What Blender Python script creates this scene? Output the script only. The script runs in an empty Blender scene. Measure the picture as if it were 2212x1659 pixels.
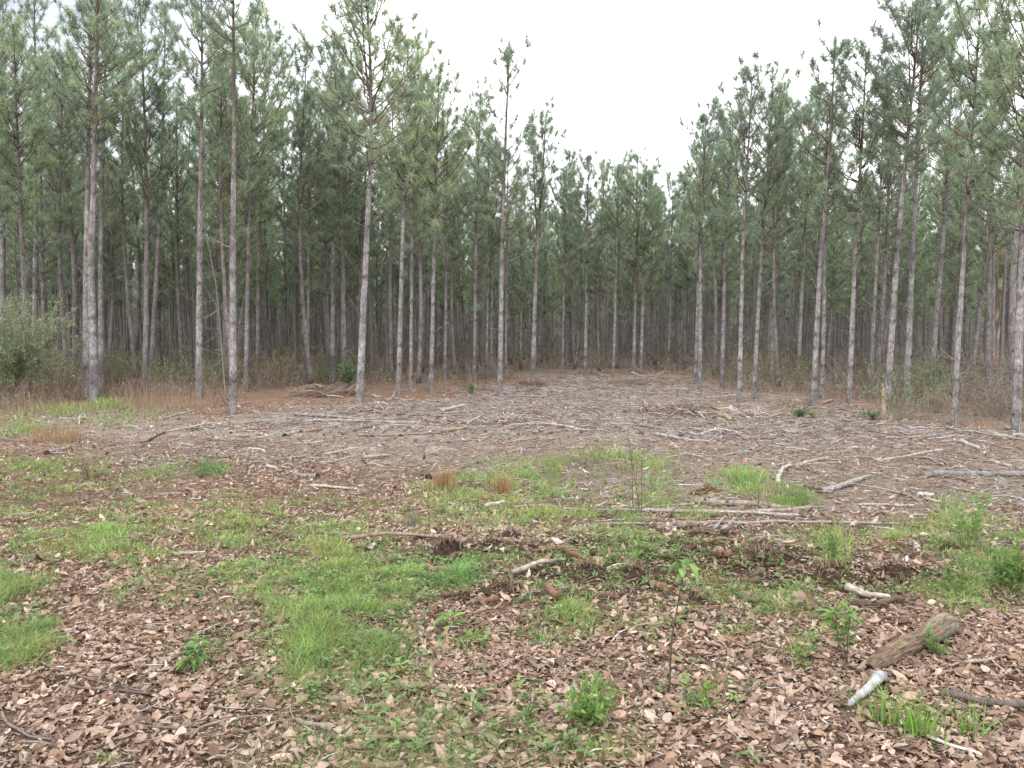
import bpy, math, random
import numpy as np
from mathutils import Vector

SEED = 7
rng = np.random.default_rng(SEED)
random.seed(SEED)
scene = bpy.context.scene
COL = scene.collection
PI = math.pi

# ------------------------------------------------------------------ camera model
# picture measurements below are in units of a 2212 x 1659 view of the photograph
FPX, CX, CY = 1791.0, 1106.0, 829.5
CAM_H, PITCH = 1.6, math.radians(3.66)
CP, SP = math.cos(PITCH), math.sin(PITCH)


def vnoise(x, y, seed=0):
    """smooth value noise in [-1, 1]"""
    x = np.asarray(x, float); y = np.asarray(y, float)
    xi = np.floor(x).astype(np.int64); yi = np.floor(y).astype(np.int64)
    fx = x - xi; fy = y - yi
    fx = fx * fx * (3 - 2 * fx); fy = fy * fy * (3 - 2 * fy)

    def h(a, b):
        n = (a * 374761393 + b * 668265263 + seed * 144665) & 0x7fffffff
        n = ((n ^ (n >> 13)) * 1274126177) & 0x7fffffff
        n = (n ^ (n >> 16)) & 0xffff
        return n / 32767.5 - 1.0
    return (h(xi, yi) * (1 - fx) + h(xi + 1, yi) * fx) * (1 - fy) + (h(xi, yi + 1) * (1 - fx) + h(xi + 1, yi + 1) * fx) * fy


def flat_at(px, py):
    u = (np.asarray(px, float) - CX) / FPX; v = (CY - np.asarray(py, float)) / FPX
    dx, dy, dz = u, CP + v * SP, -SP + v * CP
    t = CAM_H / np.maximum(-dz, 1e-4)
    return dx * t, dy * t


BANK = tuple(float(v) for v in flat_at(1430, 1215))   # dug-over strip of dark soil
MOUNDS = []   # x, y, radius, height


def mound(px, py, r, h):
    x, y = flat_at(px, py)
    MOUNDS.append((float(x), float(y), r, h))


for a in [(960, 1185, .30, .10), (1230, 1225, .35, .08), (1390, 1245, .3, .07), (1800, 1250, .28, .09), (1690, 1195, .4, .08),
          (1930, 1235, .28, .07), (1560, 1190, .4, .06), (1050, 1170, .5, .06), (1160, 1290, .4, .06), (700, 845, 1.0, .10),
          (1470, 885, .8, .10), (1395, 935, .7, -.05), (1500, 1300, .25, .06), (1080, 1265, .35, .06), (1310, 1180, .4, .06),
          (1440, 815, 1.5, .08), (1250, 850, 3.0, .05), (2030, 1180, .4, .05)]:
    mound(*a)


def hgt(x, y):
    x = np.asarray(x, float); y = np.asarray(y, float)
    d = np.hypot(x, y)
    z = .05 * vnoise(x * .35, y * .35, 1) * np.clip(d / 8, 0, 1) + .022 * vnoise(x * 1.3, y * 1.3, 2) + .010 * vnoise(x * 4.1, y * 4.1, 3)
    bx, by = BANK
    bk = np.exp(-(((x - bx) / 2.2) ** 2 + ((y - by) / .85) ** 2))
    z = z + bk * (.028 * vnoise(x * 5.5, y * 5.5, 6) + .030 * np.maximum(0, vnoise(x * 3.1, y * 3.1, 7)) + .012 * vnoise(x * 13, y * 13, 8))
    for mx, my, r, h in MOUNDS:
        q = ((x - mx) ** 2 + (y - my) ** 2) / (r * r)
        z = z + h * (.6 if r < .6 else 1) * np.exp(-q) * (1 + .5 * vnoise(x * 7, y * 7, 5))
    return z


def at(px, py):
    """ground point seen at (px, py) of the photograph"""
    px = np.asarray(px, float); py = np.asarray(py, float)
    u = (px - CX) / FPX; v = (CY - py) / FPX
    dx, dy, dz = u, CP + v * SP, -SP + v * CP
    z = np.zeros_like(dx)
    for _ in range(4):
        t = (CAM_H - z) / np.maximum(-dz, 1e-4)
        z = hgt(dx * t, dy * t)
    return dx * t, dy * t, z


def P3(px, py):
    x, y, z = at(px, py)
    return np.array([float(x), float(y), float(z)])


def at_depth(px, py, Y):
    """point seen at (px, py) standing in the upright plane y = Y"""
    u = (px - CX) / FPX; v = (CY - py) / FPX
    t = Y / (CP + v * SP)
    return np.array([u * t, Y, CAM_H + t * (-SP + v * CP)])


# ------------------------------------------------------------------ mesh builder
class MB:
    def __init__(s):
        s.V, s.C, s.Q, s.T, s.mq, s.mt, s.n = [], [], [], [], [], [], 0

    def add(s, V, Q=None, T=None, col=(1, 1, 1), mat=0):
        V = np.asarray(V, float).reshape(-1, 3)
        col = np.asarray(col, float)
        if col.ndim == 1:
            col = np.broadcast_to(col, (len(V), 3))
        s.V.append(V); s.C.append(col.reshape(-1, 3))
        if Q is not None and len(Q):
            Q = np.asarray(Q, np.int64).reshape(-1, 4); s.Q.append(Q + s.n); s.mq.append(np.full(len(Q), mat))
        if T is not None and len(T):
            T = np.asarray(T, np.int64).reshape(-1, 3); s.T.append(T + s.n); s.mt.append(np.full(len(T), mat))
        s.n += len(V)

    def build(s, name, mats, parent=None, loc=None, smooth=False):
        me = bpy.data.meshes.new(name)
        V = np.concatenate(s.V) if s.V else np.zeros((0, 3))
        if loc is not None:
            V = V - np.asarray(loc)
        C = np.concatenate(s.C)
        Q = np.concatenate(s.Q) if s.Q else np.zeros((0, 4), np.int64)
        T = np.concatenate(s.T) if s.T else np.zeros((0, 3), np.int64)
        me.vertices.add(len(V)); me.vertices.foreach_set('co', V.astype(np.float32).ravel())
        loops = np.concatenate([Q.ravel(), T.ravel()]).astype(np.int32)
        me.loops.add(len(loops)); me.loops.foreach_set('vertex_index', loops)
        nq, nt = len(Q), len(T)
        starts = np.concatenate([np.arange(nq) * 4, nq * 4 + np.arange(nt) * 3]).astype(np.int32)
        me.polygons.add(nq + nt); me.polygons.foreach_set('loop_start', starts)
        mi = np.concatenate([np.concatenate(s.mq) if s.mq else np.zeros(0), np.concatenate(s.mt) if s.mt else np.zeros(0)]).astype(np.int32)
        me.polygons.foreach_set('material_index', mi)
        if smooth:
            me.polygons.foreach_set('use_smooth', np.ones(nq + nt, bool))
        ca = me.color_attributes.new('Col', 'FLOAT_COLOR', 'POINT')
        ca.data.foreach_set('color', np.concatenate([C, np.ones((len(C), 1))], 1).astype(np.float32).ravel())
        me.update(calc_edges=True)
        for m in (mats if isinstance(mats, (list, tuple)) else [mats]):
            me.materials.append(m)
        o = bpy.data.objects.new(name, me); COL.objects.link(o)
        if parent is not None:
            o.parent = parent
        elif loc is not None:
            o.location = loc
        return o


def unit(v):
    v = np.asarray(v, float)
    return v / np.maximum(np.linalg.norm(v, axis=-1, keepdims=True), 1e-9)


def perp(d):
    """a unit vector square to each d"""
    a = np.where(np.abs(d[..., 2:3]) > .8, np.array([1., 0, 0]), np.array([0, 0, 1.]))
    return unit(np.cross(d, a))


def tubes(mb, P, R, sides=5, col=(1, 1, 1), mat=0, cap=True, wob=0.0):
    """P (n,k,3) centre lines, R (n,k) radii"""
    P = np.asarray(P, float); R = np.asarray(R, float)
    if P.ndim == 2:
        P = P[None]; R = R[None]
    n, k, _ = P.shape
    if n == 0:
        return
    d = unit(P[:, -1] - P[:, 0]); a = perp(d); b = np.cross(d, a)
    an = np.arange(sides) / sides * 2 * PI
    ring = np.cos(an)[None, :, None] * a[:, None] + np.sin(an)[None, :, None] * b[:, None]
    rr = R[:, :, None]
    if wob:
        rr = rr * (1 + wob * rng.uniform(-1, 1, (n, k, sides)))
    V = P[:, :, None, :] + ring[:, None] * (rr[..., None] if rr.ndim == 3 else rr)
    idx = np.arange(n * k * sides).reshape(n, k, sides)
    i0 = idx[:, :-1]; i1 = idx[:, 1:]
    Q = np.stack([i0, np.roll(i0, -1, 2), np.roll(i1, -1, 2), i1], -1).reshape(-1, 4)
    T = []
    c = np.asarray(col, float)
    if c.ndim == 2 and len(c) == n:
        c = np.repeat(c, k * sides, 0)
    elif c.ndim == 3:
        c = np.repeat(c.reshape(-1, 3), sides, 0)
    if cap and sides > 3:
        base = n * k * sides
        ce = np.stack([P[:, 0], P[:, -1]], 1).reshape(-1, 3)
        V2 = np.concatenate([V.reshape(-1, 3), ce])
        ci = base + np.arange(2 * n).reshape(n, 2)
        f = idx[:, 0]; l = idx[:, -1]
        T = np.concatenate([np.stack([np.broadcast_to(ci[:, :1], f.shape), np.roll(f, -1, 1), f], -1).reshape(-1, 3),
                            np.stack([np.broadcast_to(ci[:, 1:], l.shape), l, np.roll(l, -1, 1)], -1).reshape(-1, 3)])
        if c.ndim == 2:
            cc = c.reshape(n, k, sides, 3)
            c = np.concatenate([c, np.stack([cc[:, 0].mean(1), cc[:, -1].mean(1)], 1).reshape(-1, 3)])
        mb.add(V2, Q, T, c, mat)
    else:
        mb.add(V.reshape(-1, 3), Q, None, c, mat)


def needles(mb, O, D, L, W, col, mat=0):
    """one thin triangle each: root O, direction D"""
    n = len(O)
    if n == 0:
        return
    s = unit(np.cross(D, rng.normal(size=(n, 3))))
    V = np.stack([O - s * (W * .5)[:, None], O + s * (W * .5)[:, None], O + D * L[:, None]], 1)
    mb.add(V.reshape(-1, 3), None, np.arange(3 * n).reshape(n, 3), np.repeat(col, 3, 0), mat)


def blades(mb, O, H, W, lean, col, mat=0, tipcol=None, segs=2):
    """bent grass blades: root O (n,3), height H, width W, horizontal lean (n,2)"""
    n = len(O)
    if n == 0:
        return
    an = rng.uniform(0, PI, n); sx = np.cos(an); sy = np.sin(an)
    side = np.stack([sx, sy, np.zeros(n)], 1)
    lv = np.concatenate([lean, np.zeros((n, 1))], 1)
    ts = np.linspace(0, 1, segs + 1)
    rows, cols = [], []
    tc = col if tipcol is None else tipcol
    for t in ts:
        c = O + lv * (t ** 1.8)[..., None] if False else O + lv * t ** 1.8
        c = c + np.array([0, 0, 1.]) * (H * (t - .18 * t ** 3 * np.clip(np.linalg.norm(lean, axis=1) / np.maximum(H, 1e-6), 0, 2)))[:, None]
        w = W * (1 - .75 * t)
        cc = col * (1 - t) * .75 + tc * (t + .25 * (1 - t))
        if t < 1:
            rows += [c - side * w[:, None] * .5, c + side * w[:, None] * .5]; cols += [cc, cc]
        else:
            rows += [c]; cols += [cc]
    k = len(rows)
    V = np.stack(rows, 1).reshape(-1, 3); C = np.stack(cols, 1).reshape(-1, 3)
    b = np.arange(n)[:, None] * k
    Q = np.concatenate([b + np.array([[2 * i, 2 * i + 1, 2 * i + 3, 2 * i + 2]]) for i in range(segs - 1)]) if segs > 1 else None
    T = b + np.array([[2 * segs - 2, 2 * segs - 1, 2 * segs]])
    mb.add(V, Q, T, C, mat)


def leaves(mb, O, D, N, L, W, col, mat=0, curl=.25, fold=.2, detail=True):
    """ovate leaves: base O, long direction D, rough normal N"""
    n = len(O)
    if n == 0:
        return
    D = unit(D); S = unit(np.cross(N, D)); N = np.cross(D, S)
    if np.ndim(curl) == 0:
        curl = np.full(n, curl)
    if np.ndim(fold) == 0:
        fold = np.full(n, fold)
    if detail:
        ts, ws = [0, .16, .42, .72, .9, 1], [.08, .62, 1.0, .78, .42, .05]
    else:
        ts, ws = [0, .5, 1], [.2, 1, .1]
    rows = []
    for t, w in zip(ts, ws):
        w = w * rng.uniform(.75, 1.2, n)
        c = O + D * (L * t)[:, None] + N * (curl * L * (4 * t * (1 - t) * -.5 + t * t * .9))[:, None]
        e = S * (W * .5 * w)[:, None]; up = N * (fold * W * .5 * w)[:, None]
        rows += [c - e + up, c, c + e + up]
    k = len(rows)
    V = np.stack(rows, 1).reshape(-1, 3)
    b = np.arange(n)[:, None] * k
    Q = np.concatenate([b + np.array([[3 * i + j, 3 * i + j + 1, 3 * i + j + 4, 3 * i + j + 3]]) for i in range(len(ts) - 1) for j in (0, 1)])
    mb.add(V, Q, None, np.repeat(col, k, 0), mat)


def jit(base, n, amt=.2, hue=.08):
    b = np.asarray(base, float)
    f = np.exp(rng.normal(0, amt, (n, 1)))
    return np.clip(b * f * (1 + rng.normal(0, hue, (n, 3))), .004, .9)


def pick(cols, n, amt=.18, p=None):
    cols = np.asarray(cols, float)
    return jit(1, n, amt, .05) * 0 + np.clip(cols[rng.choice(len(cols), n, p=p)] * np.exp(rng.normal(0, amt, (n, 1))), .004, .9)


# ------------------------------------------------------------------ materials
def nodes_of(name):
    m = bpy.data.materials.new(name); m.use_nodes = True
    nt = m.node_tree; nt.nodes.clear()
    return m, nt, nt.nodes.new('ShaderNodeOutputMaterial')


def N(nt, t, **kw):
    n = nt.nodes.new(t)
    for k, v in kw.items():
        if k in n.inputs:
            n.inputs[k].default_value = v
        else:
            setattr(n, k, v)
    return n


def noise(nt, vec, scale, detail=4, rough=.6):
    n = N(nt, 'ShaderNodeTexNoise'); n.inputs['Scale'].default_value = scale; n.inputs['Detail'].default_value = detail; n.inputs['Roughness'].default_value = rough
    if vec is not None:
        nt.links.new(vec, n.inputs['Vector'])
    return n.outputs['Fac']


def ramp(nt, fac, stops):
    r = N(nt, 'ShaderNodeValToRGB'); e = r.color_ramp.elements
    while len(e) < len(stops):
        e.new(.5)
    for el, (p, c) in zip(e, stops):
        el.position = p; el.color = (*c, 1) if len(c) == 3 else c
    nt.links.new(fac, r.inputs['Fac'])
    return r.outputs['Color']


def mul(nt, a, b, fac=1.0, mode='MULTIPLY'):
    m = N(nt, 'ShaderNodeMix', data_type='RGBA', blend_type=mode)
    m.inputs[0].default_value = fac
    nt.links.new(a, m.inputs[6]); nt.links.new(b, m.inputs[7])
    return m.outputs[2]


def mapped(nt, scale=(1, 1, 1), coord='Object'):
    tc = N(nt, 'ShaderNodeTexCoord'); mp = N(nt, 'ShaderNodeMapping'); mp.inputs['Scale'].default_value = scale
    nt.links.new(tc.outputs[coord], mp.inputs['Vector'])
    return mp.outputs['Vector']


def attr_mat(name, rough=.8, trans=0.0, nscale=30, namt=(.55, 1.35), spec=.25, per_object=0.0, bump=0.0, stretch=(1, 1, 1)):
    m, nt, out = nodes_of(name)
    a = N(nt, 'ShaderNodeAttribute', attribute_name='Col')
    v = mapped(nt, stretch)
    f = noise(nt, v, nscale, 4, .65)
    c = mul(nt, a.outputs['Color'], ramp(nt, f, [(.28, (namt[0],) * 3), (.72, (namt[1],) * 3)]))
    if per_object:
        oi = N(nt, 'ShaderNodeObjectInfo')
        c = mul(nt, c, ramp(nt, oi.outputs['Random'], [(0, (1 - per_object, 1 - per_object, 1 - per_object * .8)), (.5, (1, 1, 1)), (1, (1 + per_object, 1 + per_object * .8, 1 + per_object * .3))]))
    b = N(nt, 'ShaderNodeBsdfPrincipled'); b.inputs['Roughness'].default_value = rough; b.inputs['Specular IOR Level'].default_value = spec
    nt.links.new(c, b.inputs['Base Color'])
    if bump:
        bp = N(nt, 'ShaderNodeBump'); bp.inputs['Strength'].default_value = bump; bp.inputs['Distance'].default_value = .01
        nt.links.new(f, bp.inputs['Height']); nt.links.new(bp.outputs['Normal'], b.inputs['Normal'])
    sh = b.outputs['BSDF']
    if trans:
        t = N(nt, 'ShaderNodeBsdfTranslucent'); nt.links.new(c, t.inputs['Color'])
        x = N(nt, 'ShaderNodeMixShader'); x.inputs[0].default_value = trans
        nt.links.new(sh, x.inputs[1]); nt.links.new(t.outputs[0], x.inputs[2]); sh = x.outputs[0]
    nt.links.new(sh, out.inputs['Surface'])
    return m


def bark_mat():
    m, nt, out = nodes_of('pine_bark')
    a = N(nt, 'ShaderNodeAttribute', attribute_name='Col')
    v = mapped(nt, (1, 1, .22))
    vo = N(nt, 'ShaderNodeTexVoronoi', feature='DISTANCE_TO_EDGE'); vo.inputs['Scale'].default_value = 34
    nt.links.new(v, vo.inputs['Vector'])
    f1 = noise(nt, v, 22, 5, .7)
    f2 = noise(nt, mapped(nt, (1, 1, .6)), 3.5, 3, .6)
    f3 = noise(nt, mapped(nt, (1, 1, 1)), 14, 3, .6)
    c = mul(nt, a.outputs['Color'], ramp(nt, f1, [(.3, (.55, .52, .5)), (.7, (1.35, 1.33, 1.33))]))
    c = mul(nt, c, ramp(nt, vo.outputs['Distance'], [(.0, (.5, .46, .44)), (.12, (1, 1, 1))]))
    c = mul(nt, c, ramp(nt, f2, [(.35, (.72, .7, .7)), (.65, (1.2, 1.2, 1.22))]))
    c = mul(nt, c, ramp(nt, f3, [(.3, (.75, .74, .72)), (.62, (1.1, 1.1, 1.1)), (.72, (1.35, 1.38, 1.36))]))
    b = N(nt, 'ShaderNodeBsdfPrincipled'); b.inputs['Roughness'].default_value = .9; b.inputs['Specular IOR Level'].default_value = .15
    nt.links.new(c, b.inputs['Base Color'])
    bp = N(nt, 'ShaderNodeBump'); bp.inputs['Strength'].default_value = .7; bp.inputs['Distance'].default_value = .02
    nt.links.new(mul(nt, f1, vo.outputs['Distance'], 1, 'ADD'), bp.inputs['Height']); nt.links.new(bp.outputs['Normal'], b.inputs['Normal'])
    nt.links.new(b.outputs['BSDF'], out.inputs['Surface'])
    return m


def ground_mat():
    m, nt, out = nodes_of('forest_soil')
    a = N(nt, 'ShaderNodeAttribute', attribute_name='Col')
    v = mapped(nt, (1, 1, 1))
    f1 = noise(nt, v, 2.2, 5, .65); f2 = noise(nt, v, 16, 6, .7); f3 = noise(nt, v, 75, 5, .7)
    vx = mapped(nt, (1, .25, 1)); f4 = noise(nt, vx, 60, 4, .7)
    c = mul(nt, a.outputs['Color'], ramp(nt, f1, [(.3, (.72, .7, .68)), (.7, (1.25, 1.25, 1.25))]))
    c = mul(nt, c, ramp(nt, f2, [(.3, (.6, .57, .55)), (.7, (1.35, 1.33, 1.3))]))
    c = mul(nt, c, ramp(nt, f3, [(.3, (.5, .48, .47)), (.5, (1, 1, 1)), (.72, (1.6, 1.55, 1.5))]))
    c = mul(nt, c, ramp(nt, f4, [(.35, (.75, .73, .72)), (.65, (1.25, 1.24, 1.22))]))
    b = N(nt, 'ShaderNodeBsdfPrincipled'); b.inputs['Roughness'].default_value = .95; b.inputs['Specular IOR Level'].default_value = .1
    nt.links.new(c, b.inputs['Base Color'])
    bp = N(nt, 'ShaderNodeBump'); bp.inputs['Strength'].default_value = .9; bp.inputs['Distance'].default_value = .03
    nt.links.new(mul(nt, f2, f3, 1, 'ADD'), bp.inputs['Height']); nt.links.new(bp.outputs['Normal'], b.inputs['Normal'])
    nt.links.new(b.outputs['BSDF'], out.inputs['Surface'])
    return m


M_BARK = bark_mat()
M_NEEDLE = attr_mat('pine_needle', .55, .45, 2.2, (.72, 1.28), .3, per_object=.22)
M_TWIG = attr_mat('dry_twig', .9, 0, 40, (.6, 1.35), .15)
M_LEAF = attr_mat('dead_leaf', .75, .18, 45, (.72, 1.25), .25)
M_GRASS = attr_mat('grass_blade', .6, .4, 6, (.8, 1.2), .25)
M_GREEN = attr_mat('green_leaf', .5, .4, 60, (.75, 1.25), .35)
M_WOOD = attr_mat('weathered_wood', .9, 0, 24, (.5, 1.4), .15, bump=.6, stretch=(1, 1, 1))
M_SOIL = ground_mat()

GREY = (.26, .23, .212); PALE = (.34, .305, .28); WHITE = (.43, .41, .395); BROWN = (.20, .145, .11); DARK = (.085, .062, .05); TAN = (.31, .245, .185); YELLOW = (.33, .275, .18)


# ------------------------------------------------------------------ tagging
def tag(o, label=None, cat=None, group=None, kind=None):
    for k, v in (('label', label), ('category', cat), ('group', group), ('kind', kind)):
        if v:
            o[k] = v
    return o


def empty(name, loc):
    o = bpy.data.objects.new(name, None); COL.objects.link(o); o.location = [float(c) for c in loc]
    o.empty_display_size = .2
    return o


# ------------------------------------------------------------------ where things are
FU = [-1.2, -.62, -.5, -.35, -.2, -.08, .0, .08, .16, .22, .28, .36, .46, .6, 1.2]
FD = [15, 16.5, 19, 19, 20, 21.5, 26, 31, 30, 26, 21, 19.5, 17, 14, 12]


def front(x, y):
    """distance at which the stand of pines begins, by bearing"""
    return np.interp(x / np.maximum(y, .5), FU, FD)


def gcol(x, y):
    """soil colour"""
    n1 = vnoise(x * .5, y * .5, 11); n2 = vnoise(x * 1.7, y * 1.7, 12); n3 = vnoise(x * .18, y * .18, 13)
    u = x / np.maximum(y, .5)
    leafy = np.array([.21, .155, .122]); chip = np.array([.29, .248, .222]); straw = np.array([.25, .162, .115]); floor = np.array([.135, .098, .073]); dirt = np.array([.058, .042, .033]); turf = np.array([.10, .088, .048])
    sm = lambda a, b, t: np.clip((t - a) / (b - a), 0, 1) ** 2 * (3 - 2 * np.clip((t - a) / (b - a), 0, 1))
    lim = np.interp(u, [-.7, -.3, 0, .3, .7], [11.5, 10.0, 8.2, 6.8, 6.6])
    c = leafy + (chip - leafy) * sm(-1.2, 1.5, y - lim + 1.2 * n1)[..., None]
    fr = front(x, y)
    w = sm(-4.0, -1.0, y - fr + 1.3 * n1 + .8 * n2) * (u < -.03) + sm(-2.5, 0, y - fr + 1.0 * n1) * (u >= -.03)
    w = w * np.where(u < -.03, np.clip(.85 + .35 * n2, .3, .97), np.clip(.3 + .8 * n1 + .4 * n2, 0, .8))
    c = c + (straw - c) * w[..., None]
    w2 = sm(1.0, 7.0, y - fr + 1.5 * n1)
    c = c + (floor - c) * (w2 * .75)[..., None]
    dx, dy = flat_at(1450, 1215)
    w3 = np.exp(-(((x - dx) / 2.3) ** 2 + ((y - dy) / .75) ** 2)) * np.clip(.7 + .8 * n2, 0, 1)
    c = c + (dirt - c) * np.clip(w3 * 1.6, 0, .92)[..., None]
    c = c + (turf - c) * np.clip(green(x, y) * .36, 0, .4)[..., None]
    return np.clip(c * (1 + .12 * n2 + .1 * n3)[..., None], .01, 1)


# green patches of the photograph: centre, half size, density, blade height (m), tone 0 yellow-green .. 1 deep green
PATCH = [(40, 1070, 130, 62, .8, .10, .2), (105, 1010, 120, 26, .6, .10, .1), (20, 1000, 60, 18, .7, .08, .0), (150, 895, 170, 26, .45, .26, .4), (230, 890, 40, 20, 1, .3, .4), (60, 935, 70, 14, .6, .15, .3),
         (235, 1150, 105, 52, .8, .10, .25), (110, 1140, 110, 40, .4, .09, .2), (290, 1225, 90, 60, .65, .08, .15), (10, 1290, 85, 110, 1, .15, .6), (30, 1390, 75, 60, .6, .10, .5), (600, 1120, 190, 48, .65, .07, .0),
         (590, 1185, 150, 60, .75, .08, .05), (700, 1225, 170, 62, .9, .10, .25), (560, 1262, 140, 50, .7, .07, .1), (770, 1300, 130, 70, .75, .11, .5), (700, 1360, 115, 80, .75, .13, .6), (830, 1395, 100, 50, .5, .10, .5),
         (1010, 1060, 90, 34, .7, .11, .15), (1150, 1040, 150, 44, .8, .13, .25), (1300, 1005, 90, 38, .6, .2, .2), (1395, 1020, 60, 38, .55, .18, .25), (1200, 1120, 220, 28, .8, .09, .2), (1330, 1085, 170, 26, .45, .09, .15),
         (1610, 1040, 60, 26, .7, .16, .3), (1715, 1082, 44, 20, 1, .16, .35), (1540, 1085, 120, 16, .5, .08, .1), (1220, 1330, 90, 55, .75, .12, .5), (1200, 1380, 70, 25, .5, .1, .5), (985, 1248, 70, 26, 1, .12, .6), (880, 1240, 90, 40, .6, .09, .4),
         (1370, 1205, 90, 40, .45, .08, .4), (1500, 1320, 140, 50, .35, .08, .35), (1640, 1340, 130, 60, .25, .08, .35), (1600, 1195, 190, 34, .4, .06, .35), (1720, 1280, 200, 40, .3, .06, .3), (2090, 1150, 80, 60, .5, .14, .35),
         (2170, 1240, 80, 60, .55, .12, .4), (2060, 1275, 90, 40, .6, .10, .35), (1930, 1160, 170, 32, .45, .09, .2), (1800, 1190, 30, 45, .6, .22, .35), (1340, 1165, 130, 30, .5, .07, .4), (1090, 1210, 170, 34, .35, .06, .4),
         (740, 1480, 190, 46, .35, .05, .35), (1000, 1520, 190, 60, .3, .05, .3), (950, 1610, 260, 44, .3, .06, .3), (1270, 1610, 110, 40, .3, .06, .3), (440, 1012, 46, 16, .9, .13, .4), (388, 984, 18, 6, 1, .07, .0), (350, 1020, 60, 14, .5, .08, .3), (250, 1035, 110, 20, .5, .08, .3),
         (1270, 1010, 110, 18, .5, .2, .1), (440, 1400, 90, 40, .22, .06, .4), (1520, 1500, 90, 60, .25, .06, .3), (2200, 1180, 50, 30, .6, .15, .3), (900, 1120, 60, 30, .35, .12, .6), (230, 1650, 60, 16, .5, .06, .3), (1700, 890, 40, 10, .6, .12, .5),
         (860, 1300, 60, 110, .5, .09, .4), (1440, 1390, 60, 30, .3, .07, .4), (1020, 1385, 60, 30, .4, .07, .5), (330, 1300, 70, 30, .35, .05, .2), (1490, 1115, 90, 14, .6, .08, .2), (1300, 1245, 110, 40, .35, .07, .5)]
PW = []
for q in PATCH:
    x0, y0 = flat_at(q[0], q[1]); x1, _ = flat_at(q[0] + q[2], q[1]); _, ya = flat_at(q[0], q[1] + q[3]); _, yb = flat_at(q[0], q[1] - q[3])
    PW.append((float(x0), float((ya + yb) / 2), float(x1 - x0), float((yb - ya) / 2), q[4]))


def green(x, y):
    g = np.zeros_like(np.asarray(x, float))
    for cx, cy, rx, ry, d in PW:
        g = np.maximum(g, d * np.exp(-1.1 * (((x - cx) / rx) ** 2 + ((y - cy) / ry) ** 2) ** 1.5))
    return g


# ------------------------------------------------------------------ ground: one sheet to the horizon
def build_ground():
    def axis(lo, hi, step, far):
        mid = np.arange(lo, hi + 1e-6, step)
        g = step * 1.25 ** np.arange(1, 60)
        right = hi + np.cumsum(g); right = right[right < far]
        left = lo - np.cumsum(g); left = left[left > -far]
        return np.concatenate([left[::-1], mid, right])
    xs = axis(-13, 13, .075, 600); ys = np.concatenate([axis(1.5, 30, .075, 600)])
    X, Y = np.meshgrid(xs, ys)
    Z = hgt(X, Y) + .012 * vnoise(X * 11, Y * 11, 4)
    ny, nx = X.shape
    idx = np.arange(nx * ny).reshape(ny, nx)
    Q = np.stack([idx[:-1, :-1], idx[:-1, 1:], idx[1:, 1:], idx[1:, :-1]], -1).reshape(-1, 4)
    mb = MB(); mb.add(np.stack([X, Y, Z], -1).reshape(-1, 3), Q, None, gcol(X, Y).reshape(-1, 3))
    o = mb.build('ground', M_SOIL, smooth=True)
    tag(o, 'bare forest clearing ground under leaves and wood chips', None, None, 'structure')


build_ground()

# ------------------------------------------------------------------ pine trees
NEED = np.array([[.320, .405, .280], [.280, .365, .268], [.370, .440, .265], [.240, .318, .242]])


def interp_path(pts, n):
    pts = np.asarray(pts, float)
    s = np.concatenate([[0], np.cumsum(np.linalg.norm(np.diff(pts, axis=0), axis=1))])
    t = np.linspace(0, s[-1], n)
    # smooth through the measured points
    out = np.stack([np.interp(t, s, pts[:, i]) for i in range(3)], 1)
    for _ in range(max(1, n // 12) if n < 60 else 60):
        out[1:-1] = (out[:-2] + 2 * out[1:-1] + out[2:]) / 4
    return out


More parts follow.
